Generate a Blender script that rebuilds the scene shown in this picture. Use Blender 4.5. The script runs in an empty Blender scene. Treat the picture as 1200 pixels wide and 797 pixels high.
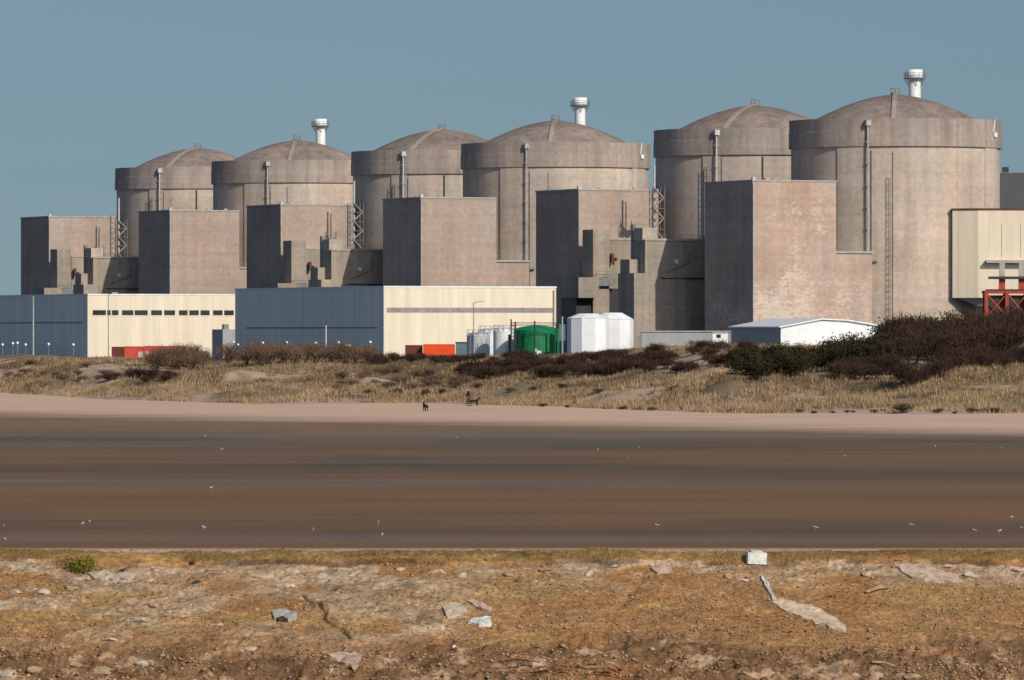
import bpy, math, random
import numpy as np
from mathutils import Vector, Matrix

random.seed(7)
rng = np.random.default_rng(11)
scene = bpy.context.scene
COL = scene.collection
rad = math.radians

# ------------------------------------------------------------------ camera, sky, sun, exposure
F, HOR, CAMZ = 7710.0, 389.0, 7.0        # focal length and horizon row in pixels of a 1200 wide frame
cam_d = bpy.data.cameras.new('camera')
cam = bpy.data.objects.new('camera', cam_d); COL.objects.link(cam)
cam_d.sensor_width = 36.0
cam_d.lens = 36.0 * F / 1200.0
cam_d.clip_start, cam_d.clip_end = 1.0, 60000.0
cam.location = (0, 0, CAMZ)
cam.rotation_euler = (rad(90) - math.atan(9.5 / F), 0, 0)
scene.camera = cam

SUN_DIR = Vector((0.539, -0.842, 0)).normalized()
EL = rad(31)
sun_vec = Vector((SUN_DIR.x * math.cos(EL), SUN_DIR.y * math.cos(EL), math.sin(EL)))
sd = bpy.data.lights.new('sun', 'SUN'); sd.energy = 3.6; sd.angle = rad(0.5); sd.color = (1.0, 0.85, 0.65)
so = bpy.data.objects.new('sun', sd); COL.objects.link(so)
so.rotation_euler = sun_vec.to_track_quat('Z', 'Y').to_euler()
so.location = (200, -200, 200)

w = bpy.data.worlds.new('World'); scene.world = w; w.use_nodes = True
nt = w.node_tree; nt.nodes.clear()
wo = nt.nodes.new('ShaderNodeOutputWorld'); bg = nt.nodes.new('ShaderNodeBackground')
sky = nt.nodes.new('ShaderNodeTexSky'); sky.sky_type = 'NISHITA'; sky.sun_disc = False
sky.sun_elevation = EL; sky.sun_rotation = math.atan2(SUN_DIR.x, SUN_DIR.y)
sky.air_density = 1.0; sky.dust_density = 2.6; sky.ozone_density = 4.0
tint = nt.nodes.new('ShaderNodeMix'); tint.data_type = 'RGBA'; tint.blend_type = 'MULTIPLY'
tint.inputs[0].default_value = 1.0; tint.inputs[7].default_value = (0.72, 0.70, 0.615, 1)
tco = nt.nodes.new('ShaderNodeTexCoord'); lift = nt.nodes.new('ShaderNodeVectorMath'); lift.operation = 'ADD'
lift.inputs[1].default_value = (0, 0, 0.10)      # the murk close to the horizon is left out
nt.links.new(tco.outputs['Generated'], lift.inputs[0]); nrm = nt.nodes.new('ShaderNodeVectorMath'); nrm.operation = 'NORMALIZE'
nt.links.new(lift.outputs[0], nrm.inputs[0]); nt.links.new(nrm.outputs[0], sky.inputs['Vector'])
nt.links.new(sky.outputs[0], tint.inputs[6]); nt.links.new(tint.outputs[2], bg.inputs[0])
bg.inputs[1].default_value = 0.12
nt.links.new(bg.outputs[0], wo.inputs[0])

scene.view_settings.view_transform = 'Standard'
scene.view_settings.look = 'None'
scene.view_settings.exposure = 0.0
scene.view_settings.gamma = 1.0
scene.view_settings.use_curve_mapping = False

# ------------------------------------------------------------------ numeric noise
def _hash(ix, iy, seed):
    h = (ix.astype(np.int64) * 374761393 + iy.astype(np.int64) * 668265263 + seed * 974634777) & 0xffffffff
    h = ((h ^ (h >> 13)) * 1274126177) & 0xffffffff
    return ((h ^ (h >> 16)) & 0xffff) / 65535.0
def vnoise(x, y, seed=0):
    x = np.asarray(x, float); y = np.asarray(y, float)
    ix, iy = np.floor(x), np.floor(y); fx, fy = x - ix, y - iy
    fx = fx * fx * (3 - 2 * fx); fy = fy * fy * (3 - 2 * fy)
    a, b = _hash(ix, iy, seed), _hash(ix + 1, iy, seed)
    c, d = _hash(ix, iy + 1, seed), _hash(ix + 1, iy + 1, seed)
    return (a * (1 - fx) + b * fx) * (1 - fy) + (c * (1 - fx) + d * fx) * fy
def fbm(x, y, seed=0, octv=4, gain=0.5):
    s, a, t = 0, 1.0, 0
    for k in range(octv):
        s = s + a * vnoise(x * 2 ** k, y * 2 ** k, seed + 17 * k); t += a; a *= gain
    return s / t
def sstep(a, b, x):
    t = np.clip((np.asarray(x, float) - a) / (b - a), 0, 1); return t * t * (3 - 2 * t)

# ------------------------------------------------------------------ mesh helpers
class MB:
    def __init__(s): s.v, s.f, s.sm = [], [], []
    def add(s, vs, fs, smooth=False):
        o = len(s.v); s.v += [tuple(p) for p in vs]
        s.f += [tuple(i + o for i in f) for f in fs]; s.sm += [smooth] * len(fs); return s
    def box(s, x0, x1, y0, y1, z0, z1):
        vs = [(x0,y0,z0),(x1,y0,z0),(x1,y1,z0),(x0,y1,z0),(x0,y0,z1),(x1,y0,z1),(x1,y1,z1),(x0,y1,z1)]
        return s.add(vs, [(0,3,2,1),(4,5,6,7),(0,1,5,4),(1,2,6,5),(2,3,7,6),(3,0,4,7)])
    def lathe(s, prof, n=64, cx=0, cy=0, smooth=True, a0=0.0, a1=2 * math.pi):
        full = abs(a1 - a0 - 2 * math.pi) < 1e-6
        m = n if full else n + 1
        vs = []
        for r, z in prof:
            for k in range(m):
                a = a0 + (a1 - a0) * k / n; vs.append((cx + r * math.cos(a), cy + r * math.sin(a), z))
        fs = []
        for i in range(len(prof) - 1):
            for k in range(n):
                k2 = (k + 1) % m
                fs.append((i*m+k, i*m+k2, (i+1)*m+k2, (i+1)*m+k))
        return s.add(vs, fs, smooth)
    def tube(s, p, q, r, n=6, r2=None, smooth=True):
        p, q = Vector(p), Vector(q); d = (q - p).normalized()
        u = d.orthogonal().normalized(); v = d.cross(u); r2 = r if r2 is None else r2
        vs = [p + (u*math.cos(2*math.pi*k/n) + v*math.sin(2*math.pi*k/n)) * r for k in range(n)]
        vs += [q + (u*math.cos(2*math.pi*k/n) + v*math.sin(2*math.pi*k/n)) * r2 for k in range(n)]
        fs = [(k, (k+1) % n, n + (k+1) % n, n + k) for k in range(n)]
        s.add(vs, fs, smooth and n > 4)
        s.add(vs, [tuple(reversed(range(n))), tuple(range(n, 2*n))])
        return s
    def prism(s, pts, z0, z1):
        n = len(pts)
        vs = [(x, y, z0) for x, y in pts] + [(x, y, z1) for x, y in pts]
        fs = [tuple(reversed(range(n))), tuple(range(n, 2*n))] + [(k, (k+1) % n, n + (k+1) % n, n + k) for k in range(n)]
        return s.add(vs, fs)
    def mesh(s, name):
        me = bpy.data.meshes.new(name); me.from_pydata(s.v, [], s.f)
        me.polygons.foreach_set('use_smooth', s.sm); me.update(); return me
    def build(s, name, mat, parent=None, label=None):
        o = bpy.data.objects.new(name, s.mesh(name)); COL.objects.link(o)
        if mat: o.data.materials.append(mat)
        if parent: o.parent = parent
        if label: o['label'] = label
        return o
def tag(o, label=None, cat=None, group=None, kind=None):
    for k, v in (('label', label), ('category', cat), ('group', group), ('kind', kind)):
        if v: o[k] = v
    return o
def thing(name, loc=(0, 0, 0), rz=0.0, label=None, cat=None, group=None):
    o = bpy.data.objects.new(name, None); COL.objects.link(o); o.empty_display_size = 1
    o.location = loc; o.rotation_euler = (0, 0, rz); return tag(o, label, cat, group)
def kids(o): return [c for c in COL.objects if c.parent is o]
def copy_tree(o, loc, rz=0.0, label=None, group=None, scale=None):
    c = o.copy(); COL.objects.link(c); c.location = loc; c.rotation_euler = (0, 0, rz)
    if scale is not None: c.scale = (scale,) * 3
    if label: c['label'] = label
    if group: c['group'] = group
    for ch in kids(o):
        d = ch.copy(); COL.objects.link(d); d.parent = c
        for g in kids(ch):
            e = g.copy(); COL.objects.link(e); e.parent = d
    return c
def grid_mesh(name, xs, ys, zf, mat, colf=None):
    X, Y = np.meshgrid(xs, ys); Z = zf(X, Y); nx, ny = len(xs), len(ys)
    me = bpy.data.meshes.new(name)
    me.vertices.add(nx * ny)
    me.vertices.foreach_set('co', np.stack([X, Y, Z], -1).astype(np.float32).ravel())
    i = np.arange(nx * ny).reshape(ny, nx)
    q = np.stack([i[:-1, :-1], i[:-1, 1:], i[1:, 1:], i[1:, :-1]], -1).reshape(-1, 4)
    me.loops.add(q.size); me.loops.foreach_set('vertex_index', q.ravel().astype(np.int32))
    me.polygons.add(len(q))
    me.polygons.foreach_set('loop_start', (np.arange(len(q)) * 4).astype(np.int32))
    me.polygons.foreach_set('use_smooth', np.ones(len(q), bool))
    me.update(calc_edges=True)
    if colf is not None:
        c = colf(X, Y, Z); a = me.color_attributes.new('tone', 'FLOAT_COLOR', 'POINT')
        a.data.foreach_set('color', np.concatenate([c, np.ones(c.shape[:2] + (1,))], -1).astype(np.float32).ravel())
    o = bpy.data.objects.new(name, me); COL.objects.link(o); me.materials.append(mat); return o
def tri_mesh(name, V, T, mat_list, mat_idx=None):
    me = bpy.data.meshes.new(name)
    me.vertices.add(len(V)); me.vertices.foreach_set('co', V.astype(np.float32).ravel())
    k = T.shape[1]
    me.loops.add(T.size); me.loops.foreach_set('vertex_index', T.ravel().astype(np.int32))
    me.polygons.add(len(T)); me.polygons.foreach_set('loop_start', (np.arange(len(T)) * k).astype(np.int32))
    for m in mat_list: me.materials.append(m)
    if mat_idx is not None: me.polygons.foreach_set('material_index', mat_idx.astype(np.int32))
    me.update(calc_edges=True); return me

# ------------------------------------------------------------------ materials
ALB = np.array([0.96, 1.06, 1.24])
def A(c): return tuple(float(x) for x in np.array(c) * ALB)
class NB:
    """small node builder"""
    def __init__(s, name):
        s.m = bpy.data.materials.new(name); s.m.use_nodes = True; s.t = s.m.node_tree
        s.b = s.t.nodes['Principled BSDF']
    def n(s, typ, **kw):
        x = s.t.nodes.new(typ)
        for k, v in kw.items(): setattr(x, k, v)
        return x
    def l(s, a, b): s.t.links.new(a, b)
    def pos(s, scale=(1, 1, 1), rz=0.0, obj=False):
        mp = s.n('ShaderNodeMapping'); mp.inputs['Scale'].default_value = scale; mp.inputs['Rotation'].default_value = (0, 0, rz)
        if obj: src = s.n('ShaderNodeTexCoord').outputs['Object']
        else: src = s.n('ShaderNodeNewGeometry').outputs['Position']
        s.l(src, mp.inputs['Vector']); return mp.outputs[0]
    def noise(s, vec, scale, detail=4.0, rough=0.55):
        x = s.n('ShaderNodeTexNoise'); x.inputs['Scale'].default_value = scale; x.inputs['Detail'].default_value = detail
        x.inputs['Roughness'].default_value = rough; s.l(vec, x.inputs['Vector']); return x.outputs['Fac']
    def ramp(s, fac, stops, interp='LINEAR'):
        r = s.n('ShaderNodeValToRGB'); r.color_ramp.interpolation = interp; e = r.color_ramp.elements
        while len(e) < len(stops): e.new(0.5)
        for k, (p, c) in enumerate(stops):
            e[k].position = p; e[k].color = (c, c, c, 1) if isinstance(c, (int, float)) else (*c, 1)
        s.l(fac, r.inputs[0]); return r.outputs[0]
    def mix(s, a, b, fac=1.0, mode='MULTIPLY'):
        x = s.n('ShaderNodeMix'); x.data_type = 'RGBA'; x.blend_type = mode
        for sock, v in ((x.inputs[6], a), (x.inputs[7], b), (x.inputs[0], fac)):
            if isinstance(v, tuple): sock.default_value = (*v, 1)
            elif isinstance(v, (int, float)): sock.default_value = v
            else: s.l(v, sock)
        return x.outputs[2]
    def math(s, op, a, b=0.0, c=0.0):
        x = s.n('ShaderNodeMath', operation=op)
        for k, v in enumerate((a, b, c)):
            if isinstance(v, (int, float)): x.inputs[k].default_value = v
            else: s.l(v, x.inputs[k])
        return x.outputs[0]
    def done(s, col, rough=0.8, spec=0.2, bump=None, bstr=0.3, bdist=0.05):
        if isinstance(col, tuple): s.b.inputs['Base Color'].default_value = (*col, 1)
        else: s.l(col, s.b.inputs['Base Color'])
        if isinstance(rough, (int, float)): s.b.inputs['Roughness'].default_value = rough
        else: s.l(rough, s.b.inputs['Roughness'])
        if isinstance(spec, (int, float)): s.b.inputs['Specular IOR Level'].default_value = spec
        else: s.l(spec, s.b.inputs['Specular IOR Level'])
        if bump is not None:
            bn = s.n('ShaderNodeBump'); bn.inputs['Strength'].default_value = bstr; bn.inputs['Distance'].default_value = bdist
            s.l(bump, bn.inputs['Height']); s.l(bn.outputs[0], s.b.inputs['Normal'])
        return s.m

def concrete(name, base, lift=2.4, streak=0.5, peel=False, mottled=0.5):
    b = NB(name)
    P = b.pos(); z = b.n('ShaderNodeSeparateXYZ'); b.l(P, z.inputs[0]); zz = z.outputs[2]
    big = b.ramp(b.noise(P, 0.09, 4), [(0.3, 1 - 0.28*mottled), (0.7, 1 + 0.24*mottled)])
    fine = b.ramp(b.noise(P, 1.1, 5, 0.65), [(0.3, 0.86), (0.72, 1.12)])
    st = b.ramp(b.noise(b.pos((1, 1, 0.06)), 0.55, 4, 0.6), [(0.32, 1 - 0.45*streak), (0.62, 1.06)])
    # pour lifts: each lift its own slight tone, thin dark joint between
    q = b.math('DIVIDE', zz, lift); fl = b.math('FLOOR', q); fr = b.math('FRACT', q)
    wn = b.n('ShaderNodeTexWhiteNoise'); wn.noise_dimensions = '1D'; b.l(fl, wn.inputs['W'])
    lt = b.ramp(wn.outputs['Value'], [(0.0, 0.95), (1.0, 1.03)])
    jn = b.ramp(fr, [(0.0, 0.93), (0.10, 1.0), (1.0, 1.0)])
    hs = b.ramp(b.noise(b.pos((0.06, 0.06, 1.2)), 0.9, 3), [(0.35, 0.95), (0.7, 1.03)])
    c = b.mix(A(base), big); c = b.mix(c, fine); c = b.mix(c, st); c = b.mix(c, lt); c = b.mix(c, jn); c = b.mix(c, hs)
    hue = b.ramp(b.noise(b.pos((1, 1, 0.5)), 0.16, 3), [(0.35, (1.04, 0.98, 0.95)), (0.65, (0.97, 1.0, 1.03))])
    c = b.mix(c, hue)
    if peel:
        pn = b.noise(b.pos((1, 1, 1.9)), 1.0, 7, 0.8)
        env = b.noise(P, 0.13, 2)
        hz = b.n('ShaderNodeMapRange'); hz.inputs['From Min'].default_value = 4; hz.inputs['From Max'].default_value = 26
        hz.inputs['To Min'].default_value = 0.10; hz.inputs['To Max'].default_value = -0.05; b.l(zz, hz.inputs['Value'])
        m = b.math('ADD', b.math('ADD', pn, b.math('MULTIPLY', b.math('SUBTRACT', env, 0.5), 0.55)), hz.outputs[0])
        mk = b.ramp(m, [(0.57, 0.0), (0.66, 1.0)])
        c = b.mix(c, (0.66, 0.62, 0.60), b.math('MULTIPLY', mk, 0.55), 'MIX')
    return b.done(c, 0.9, 0.1, b.noise(P, 2.5, 4), 0.25, 0.08)

def plain(name, col, rough=0.6, spec=0.3, dirt_and_dark=0.25, scale=0.8, metal=0.0):
    b = NB(name); P = b.pos()
    v = b.ramp(b.noise(P, scale, 5, 0.6), [(0.3, 1 - dirt_and_dark), (0.7, 1 + dirt_and_dark * 0.4)])
    v2 = b.ramp(b.noise(b.pos((1, 1, 0.12)), scale * 1.7, 3), [(0.3, 1 - dirt_and_dark * 0.7), (0.6, 1.0)])
    b.b.inputs['Metallic'].default_value = metal
    return b.done(b.mix(b.mix(A(col), v), v2), rough, spec)

def cladding(name, col, pitch=1.0, dirt_and_dark=0.12):
    """sheet cladding: vertical joints every pitch metres, faint horizontal seam"""
    b = NB(name); O = b.pos(obj=True); s = b.n('ShaderNodeSeparateXYZ'); b.l(O, s.inputs[0])
    fx = b.math('FRACT', b.math('DIVIDE', b.math('ADD', s.outputs[0], s.outputs[1]), pitch))
    j = b.ramp(fx, [(0.0, 0.92), (0.06, 1.0), (0.94, 1.0), (1.0, 0.92)])
    cell = b.math('FLOOR', b.math('DIVIDE', b.math('ADD', s.outputs[0], s.outputs[1]), pitch))
    wn = b.n('ShaderNodeTexWhiteNoise'); wn.noise_dimensions = '1D'; b.l(cell, wn.inputs['W'])
    pt = b.ramp(wn.outputs['Value'], [(0.0, 0.95), (1.0, 1.02)])
    fz = b.math('FRACT', b.math('DIVIDE', s.outputs[2], 4.3))
    h = b.ramp(fz, [(0.0, 0.90), (0.03, 1.0), (1.0, 1.0)])
    st = b.ramp(b.noise(b.pos((1, 1, 0.08)), 0.7, 4, 0.6), [(0.3, 1 - dirt_and_dark), (0.62, 1.02)])
    c = b.mix(b.mix(b.mix(b.mix(A(col), j), pt), h), st)
    return b.done(c, 0.55, 0.25)

M = {}
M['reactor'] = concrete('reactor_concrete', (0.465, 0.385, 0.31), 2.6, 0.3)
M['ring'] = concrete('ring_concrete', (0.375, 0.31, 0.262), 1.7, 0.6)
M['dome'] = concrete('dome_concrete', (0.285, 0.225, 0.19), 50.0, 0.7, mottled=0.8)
M['rib'] = concrete('rib_concrete', (0.36, 0.29, 0.24), 50.0, 0.2)
M['panel'] = concrete('panel_concrete', (0.49, 0.40, 0.325), 2.6, 0.35)
M['block'] = concrete('block_concrete', (0.40, 0.308, 0.25), 3.1, 0.16)
M['peel'] = concrete('peeling_concrete', (0.45, 0.332, 0.262), 1.5, 0.2, peel=True)
M['aux'] = concrete('aux_concrete', (0.36, 0.30, 0.24), 3.0, 0.45)
M['coping'] = plain('coping_grey', (0.42, 0.38, 0.34), 0.7)
M['cream'] = cladding('cream_cladding', (0.74, 0.63, 0.48), 1.0)
M['cream2'] = cladding('cream_cladding_wide', (0.72, 0.605, 0.455), 2.2, 0.1)
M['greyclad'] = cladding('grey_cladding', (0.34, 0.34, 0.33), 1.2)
M['sideclad_brightened'] = cladding('side_cladding_brightened', (0.84, 0.79, 0.66), 1.2)  # paler than the front cream: lightens the halls' shaded side by colour
M['band'] = plain('grey_band', (0.30, 0.27, 0.26), 0.5)
M['glass'] = plain('dark_glass', (0.02, 0.022, 0.025), 0.15, 0.5, 0.1)
M['white'] = plain('white_paint', (0.80, 0.79, 0.76), 0.5, 0.3, 0.14)
M['tent'] = plain('white_sheet', (0.80, 0.79, 0.78), 0.6, 0.2, 0.10, 0.5)
M['palegrey'] = plain('pale_grey_metal', (0.52, 0.51, 0.50), 0.45, 0.4, 0.2, 1.2)
M['steel'] = plain('grey_steel', (0.22, 0.22, 0.22), 0.5, 0.4, 0.3, 2.0)
M['slate'] = cladding('slate_cladding', (0.085, 0.088, 0.095), 1.5)
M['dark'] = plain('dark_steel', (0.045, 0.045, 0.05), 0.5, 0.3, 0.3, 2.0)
M['green'] = plain('green_paint', (0.008, 0.20, 0.075), 0.45, 0.4, 0.3, 0.7)
M['teal'] = plain('teal_paint', (0.12, 0.20, 0.20), 0.5, 0.3)
M['red'] = plain('red_paint', (0.40, 0.06, 0.035), 0.5, 0.3, 0.25)
M['orange'] = plain('orange_red_paint', (0.80, 0.085, 0.02), 0.5, 0.3, 0.15)
M['redbox'] = plain('bright_red_paint', (0.62, 0.085, 0.055), 0.5, 0.3, 0.2)
M['darkred'] = plain('dark_red_paint', (0.16, 0.045, 0.035), 0.6, 0.3, 0.3)
M['lampglass'] = plain('lamp_glass', (0.85, 0.85, 0.82), 0.2, 0.5, 0.02)
M['greenpole'] = plain('pale_green_pole', (0.38, 0.46, 0.42), 0.5)
M['yellow'] = plain('yellow_paint', (0.55, 0.36, 0.04), 0.5)

# ------------------------------------------------------------------ frames: pixel rows and columns to places
PZ = 2.0                                     # level of the plant's platform
OX, OY, TH = 71.9, 1234.0, rad(22.4)         # foot of the nearest containment; plant grid turned by TH
CT, ST = math.cos(TH), math.sin(TH)
def Wp(x, y): return OX + x*CT - y*ST, OY + x*ST + y*CT
def L(px, y):
    t = (px - 600) / F
    return (t * (OY + y*CT) - OX + y*ST) / (CT - t*ST)
def H(py, x, y): return CAMZ - (py - HOR) * Wp(x, y)[1] / F - PZ
def at(px, D): return (px - 600) / F * D
def zat(py, D): return CAMZ - (py - HOR) * D / F
EVEN = [0.0, 164.6, 319.7]
ODD = [63.3, 229.1, 388.5]
NAMES_E = ['nearest', 'middle', 'farthest']

# ------------------------------------------------------------------ ground: beach, dunes, platform, bank, water
def wet_sand():
    b = NB('wet_beach_sand'); P = b.pos(); s = b.n('ShaderNodeSeparateXYZ'); b.l(P, s.inputs[0])
    warp = b.math('MULTIPLY', b.math('SUBTRACT', b.noise(b.pos((0.05, 0.016, 0)), 1.0, 4), 0.5), 75.0)
    # strips laid down along the shore, drier towards the dunes
    yy = b.math('ADD', b.math('ADD', s.outputs[1], b.math('MULTIPLY', s.outputs[0], 0.30)), warp)
    f = b.math('DIVIDE', b.math('SUBTRACT', yy, 200.0), 320.0)
    strip = b.ramp(f, [(0.0, (0.185, 0.12, 0.088)), (0.07, (0.19, 0.125, 0.092)), (0.115, (0.155, 0.112, 0.10)), (0.16, (0.20, 0.134, 0.097)), (0.24, (0.205, 0.138, 0.10)),
                       (0.33, (0.185, 0.128, 0.098)), (0.43, (0.135, 0.108, 0.095)), (0.54, (0.20, 0.138, 0.108)), (0.68, (0.135, 0.115, 0.104)),
                       (0.80, (0.215, 0.158, 0.128)), (1.0, (0.235, 0.175, 0.145))])
    n1 = b.ramp(b.noise(b.pos((0.035, 0.085, 0), rad(3)), 1.0, 5, 0.62), [(0.33, (0.83, 0.88, 0.91)), (0.5, (1.0, 1.0, 1.0)), (0.68, (1.09, 1.05, 1.01))])
    n2 = b.ramp(b.noise(b.pos((0.07, 0.8, 0), rad(-2)), 1.0, 4, 0.6), [(0.3, 0.93), (0.7, 1.05)])
    n3 = b.ramp(b.noise(P, 3.0, 4, 0.7), [(0.3, 0.93), (0.7, 1.06)])
    c = b.mix(b.mix(b.mix(b.mix(strip, n1), n2), n3), (0.95, 0.95, 0.90))
    # dry sand
    e = b.math('ADD', b.math('ADD', s.outputs[1], b.math('MULTIPLY', s.outputs[0], 1.38)), b.math('MULTIPLY', b.math('SUBTRACT', b.noise(b.pos((0.03, 0.06, 0)), 1.0, 4), 0.5), 48.0))
    m = b.ramp(b.math('DIVIDE', b.math('SUBTRACT', e, 480.0), 60.0), [(0.05, 0.0), (0.45, 0.55), (0.9, 1.0)])
    dry = b.mix(A((0.64, 0.435, 0.315)), b.ramp(b.noise(b.pos((0.10, 0.22, 0)), 1.0, 6, 0.65), [(0.3, 0.78), (0.7, 1.10)]))
    c = b.mix(c, dry, m, 'MIX')
    film = b.ramp(b.noise(b.pos((0.006, 0.07, 0), rad(1)), 1.0, 4, 0.55), [(0.56, 0.0), (0.72, 1.0)])
    spec = b.math('MULTIPLY', b.math('MULTIPLY', film, b.math('SUBTRACT', 1.0, m)), 0.045)
    # thin sheet of water left by the tide on the near flat
    pool = b.math('ADD', b.math('SUBTRACT', s.outputs[1], 248.0), b.math('MULTIPLY', b.math('SUBTRACT', b.noise(b.pos((0.09, 0.05, 0)), 1.0, 4), 0.5), 7.0))
    pm = b.math('MULTIPLY', b.ramp(b.math('ABSOLUTE', pool), [(0.35, 1.0), (1.0, 0.0)]), b.ramp(b.math('DIVIDE', b.math('ADD', s.outputs[0], 40.0), 60.0), [(0.3, 1.0), (0.85, 0.0)]))
    c = b.mix(c, (0.10, 0.085, 0.085), b.math('MULTIPLY', pm, 0.6), 'MIX')
    spec = b.math('ADD', spec, b.math('MULTIPLY', pm, 0.10))
    return b.done(c, 0.45, spec, b.noise(b.pos((1.0, 2.0, 1)), 0.8, 5), 0.15, 0.05)
M['sand'] = wet_sand()

def toned(name, fine_scale=3.0, lo=0.78, hi=1.16, bump=0.6, bdist=0.06, grain=None):
    b = NB(name); at_ = b.n('ShaderNodeAttribute'); at_.attribute_name = 'tone'
    P = b.pos()
    a = b.ramp(b.noise(P, fine_scale, 6, 0.7), [(0.28, lo), (0.72, hi)])
    c = b.mix(at_.outputs['Color'], a)
    h = b.noise(P, fine_scale * 1.7, 6, 0.7)
    if grain:
        vo = b.n('ShaderNodeTexVoronoi'); vo.inputs['Scale'].default_value = grain; b.l(P, vo.inputs['Vector'])
        g = b.ramp(vo.outputs['Color'], [(0.0, 0.55), (0.5, 0.96), (0.85, 1.14), (1.0, 1.75)])
        c = b.mix(c, g, 0.75); 
    return b.done(c, 0.95, 0.05, h, bump, bdist)
M['dune'] = toned('dune_sand', 0.6)
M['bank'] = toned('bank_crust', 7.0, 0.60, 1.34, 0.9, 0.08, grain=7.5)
M['ground'] = plain('platform_asphalt', (0.085, 0.08, 0.075), 0.9, 0.1, 0.3, 0.2)

# dune surface
U_F = [-600, 0, 130, 300, 480, 600, 850, 1100, 1200, 1800]
Y_F = [460, 460, 468, 473, 472, 475, 484, 485, 484, 484]
U_R = [-600, 0, 130, 200, 260, 430, 560, 700, 780, 860, 1000, 1100, 1200, 1800]
Y_R = [420, 417, 421, 428, 427, 424, 422, 418, 407, 409, 409, 399, 388, 386]
def foot_D(u): return CAMZ * F / (np.interp(u, U_F, Y_F) - HOR)
def ridge_D(u): return foot_D(u) + np.interp(u, [-600, 0, 300, 700, 1200, 1800], [110, 110, 125, 135, 120, 120])
def ridge_z(u): return CAMZ - (np.interp(u, U_R, Y_R) + 1.5 - HOR) * ridge_D(u) / F
def dune_z(X, Y):
    u = X / np.maximum(Y, 1) * F + 600
    Df, Dr = foot_D(u), ridge_D(u)
    Df = Df + (fbm(X / 9, Y / 60 + 3, 5, 3) - 0.5) * 16
    s = (Y - Df) / (Dr - Df)
    zr = ridge_z(u)
    up = np.clip(s, 0, 1)
    prof = 0.30 * np.sqrt(np.clip(up, 0, 1)) * np.clip(up * 12, 0, 1) + 0.70 * sstep(0, 1, up)
    hum = (fbm(X / 10, Y / 15, 3, 4) - 0.5) * 3.4 + (fbm(X / 3.2, Y / 5, 9, 3) - 0.5) * 0.9
    env = np.clip(s * 6, 0, 1) * np.clip(1.15 - 0.6 * s, 0.25, 1)
    z = zr * prof + hum * env
    back = sstep(1.15, 1.75, s)
    z = z * (1 - back) + (PZ - 0.3) * back
    return np.where(s < 0, np.maximum(-0.25 + s * 2.0, -1.5) + 0.25 * np.clip(1 + s * 8, 0, 1), z)
def ground_at(px, py):
    """first place where the sight line of a pixel meets the dune"""
    D = np.linspace(540, 900, 1400); X = (px - 600) / F * D; zr = CAMZ - (py - HOR) * D / F
    below = np.nonzero(dune_z(X, D) >= zr)[0]
    k = below[0] if len(below) else len(D) - 1
    d = D[k]; return Vector(((px - 600) / F * d, d, float(dune_z(np.array([X[k]]), np.array([d]))[0])))

def bare_mask(X, Y, u, s):
    k = 0.16 * sstep(735, 760, u) * (1 - sstep(850, 885, u)) * sstep(0.35, 0.55, s) + 0.12 * (1 - sstep(90, 130, u)) * sstep(0.25, 0.4, s) * (1 - sstep(0.7, 0.9, s))
    return sstep(0.56, 0.68, fbm(X / 9, Y / 15, 41, 3) + k)
def dune_tone(X, Y, Z):
    u = X / Y * F + 600; s = (Y - foot_D(u)) / (ridge_D(u) - foot_D(u))
    veg = sstep(-0.02, 0.10, s + (fbm(X / 6, Y / 9, 21, 3) - 0.5) * 0.3)
    n = fbm(X / 8, Y / 14, 31, 4)[..., None]
    sand = np.array([0.45, 0.34, 0.26]) * (0.9 + 0.2 * n)
    litter = np.array([0.20, 0.145, 0.09]) * (0.6 + 0.8 * n)
    bare = bare_mask(X, Y, u, s)[..., None]
    litter = litter * (1 - bare) + np.array([0.40, 0.285, 0.20]) * (0.65 + 0.7 * fbm(X / 1.2, Y / 2.0, 43, 4))[..., None] * bare
    return (sand * (1 - veg[..., None]) + litter * veg[..., None]) * ALB

xs = np.concatenate([np.linspace(-260, -66, 40, endpoint=False), np.linspace(-66, 66, 300, endpoint=False), np.linspace(66, 260, 40)])
dune = grid_mesh('dune_ridge', xs, np.linspace(535, 1010, 420), dune_z, M['dune'], dune_tone)
tag(dune, 'sandy dune ridge overgrown with dry grass between beach and plant', 'dune', kind='structure')

def beach_z(X, Y): return -0.02 + 0.0 * X
xs = np.linspace(-600, 600, 61); beach = grid_mesh('beach', xs, np.linspace(212.3, 1010, 90), beach_z, M['sand'])
tag(beach, 'broad wet sand beach streaked in brown bands', 'beach', kind='structure')
gm = MB()
gm.add([(-30000, 860, PZ - 0.02), (30000, 860, PZ - 0.02), (30000, 42000, PZ - 0.02), (-30000, 42000, PZ - 0.02)], [(0, 1, 2, 3)])
gm.add([(-30000, -6000, -7.5), (30000, -6000, -7.5), (30000, 42000, -7.5), (-30000, 42000, -7.5)], [(0, 1, 2, 3)])
tag(gm.build('ground', M['ground']), 'level dark platform the plant stands on', 'ground', kind='structure')
bw = NB('channel_water'); bw.done((0.03, 0.04, 0.04), 0.12, 0.5, bw.noise(bw.pos(), 0.8, 4), 0.3, 0.1)
wm = MB().add([(-3000, -400, -6.3), (3000, -400, -6.3), (3000, 205, -6.3), (-3000, 205, -6.3)], [(0, 1, 2, 3)])
tag(wm.build('channel_water', bw.m), 'dark water of the channel below the bank', 'water', kind='structure')

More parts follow.
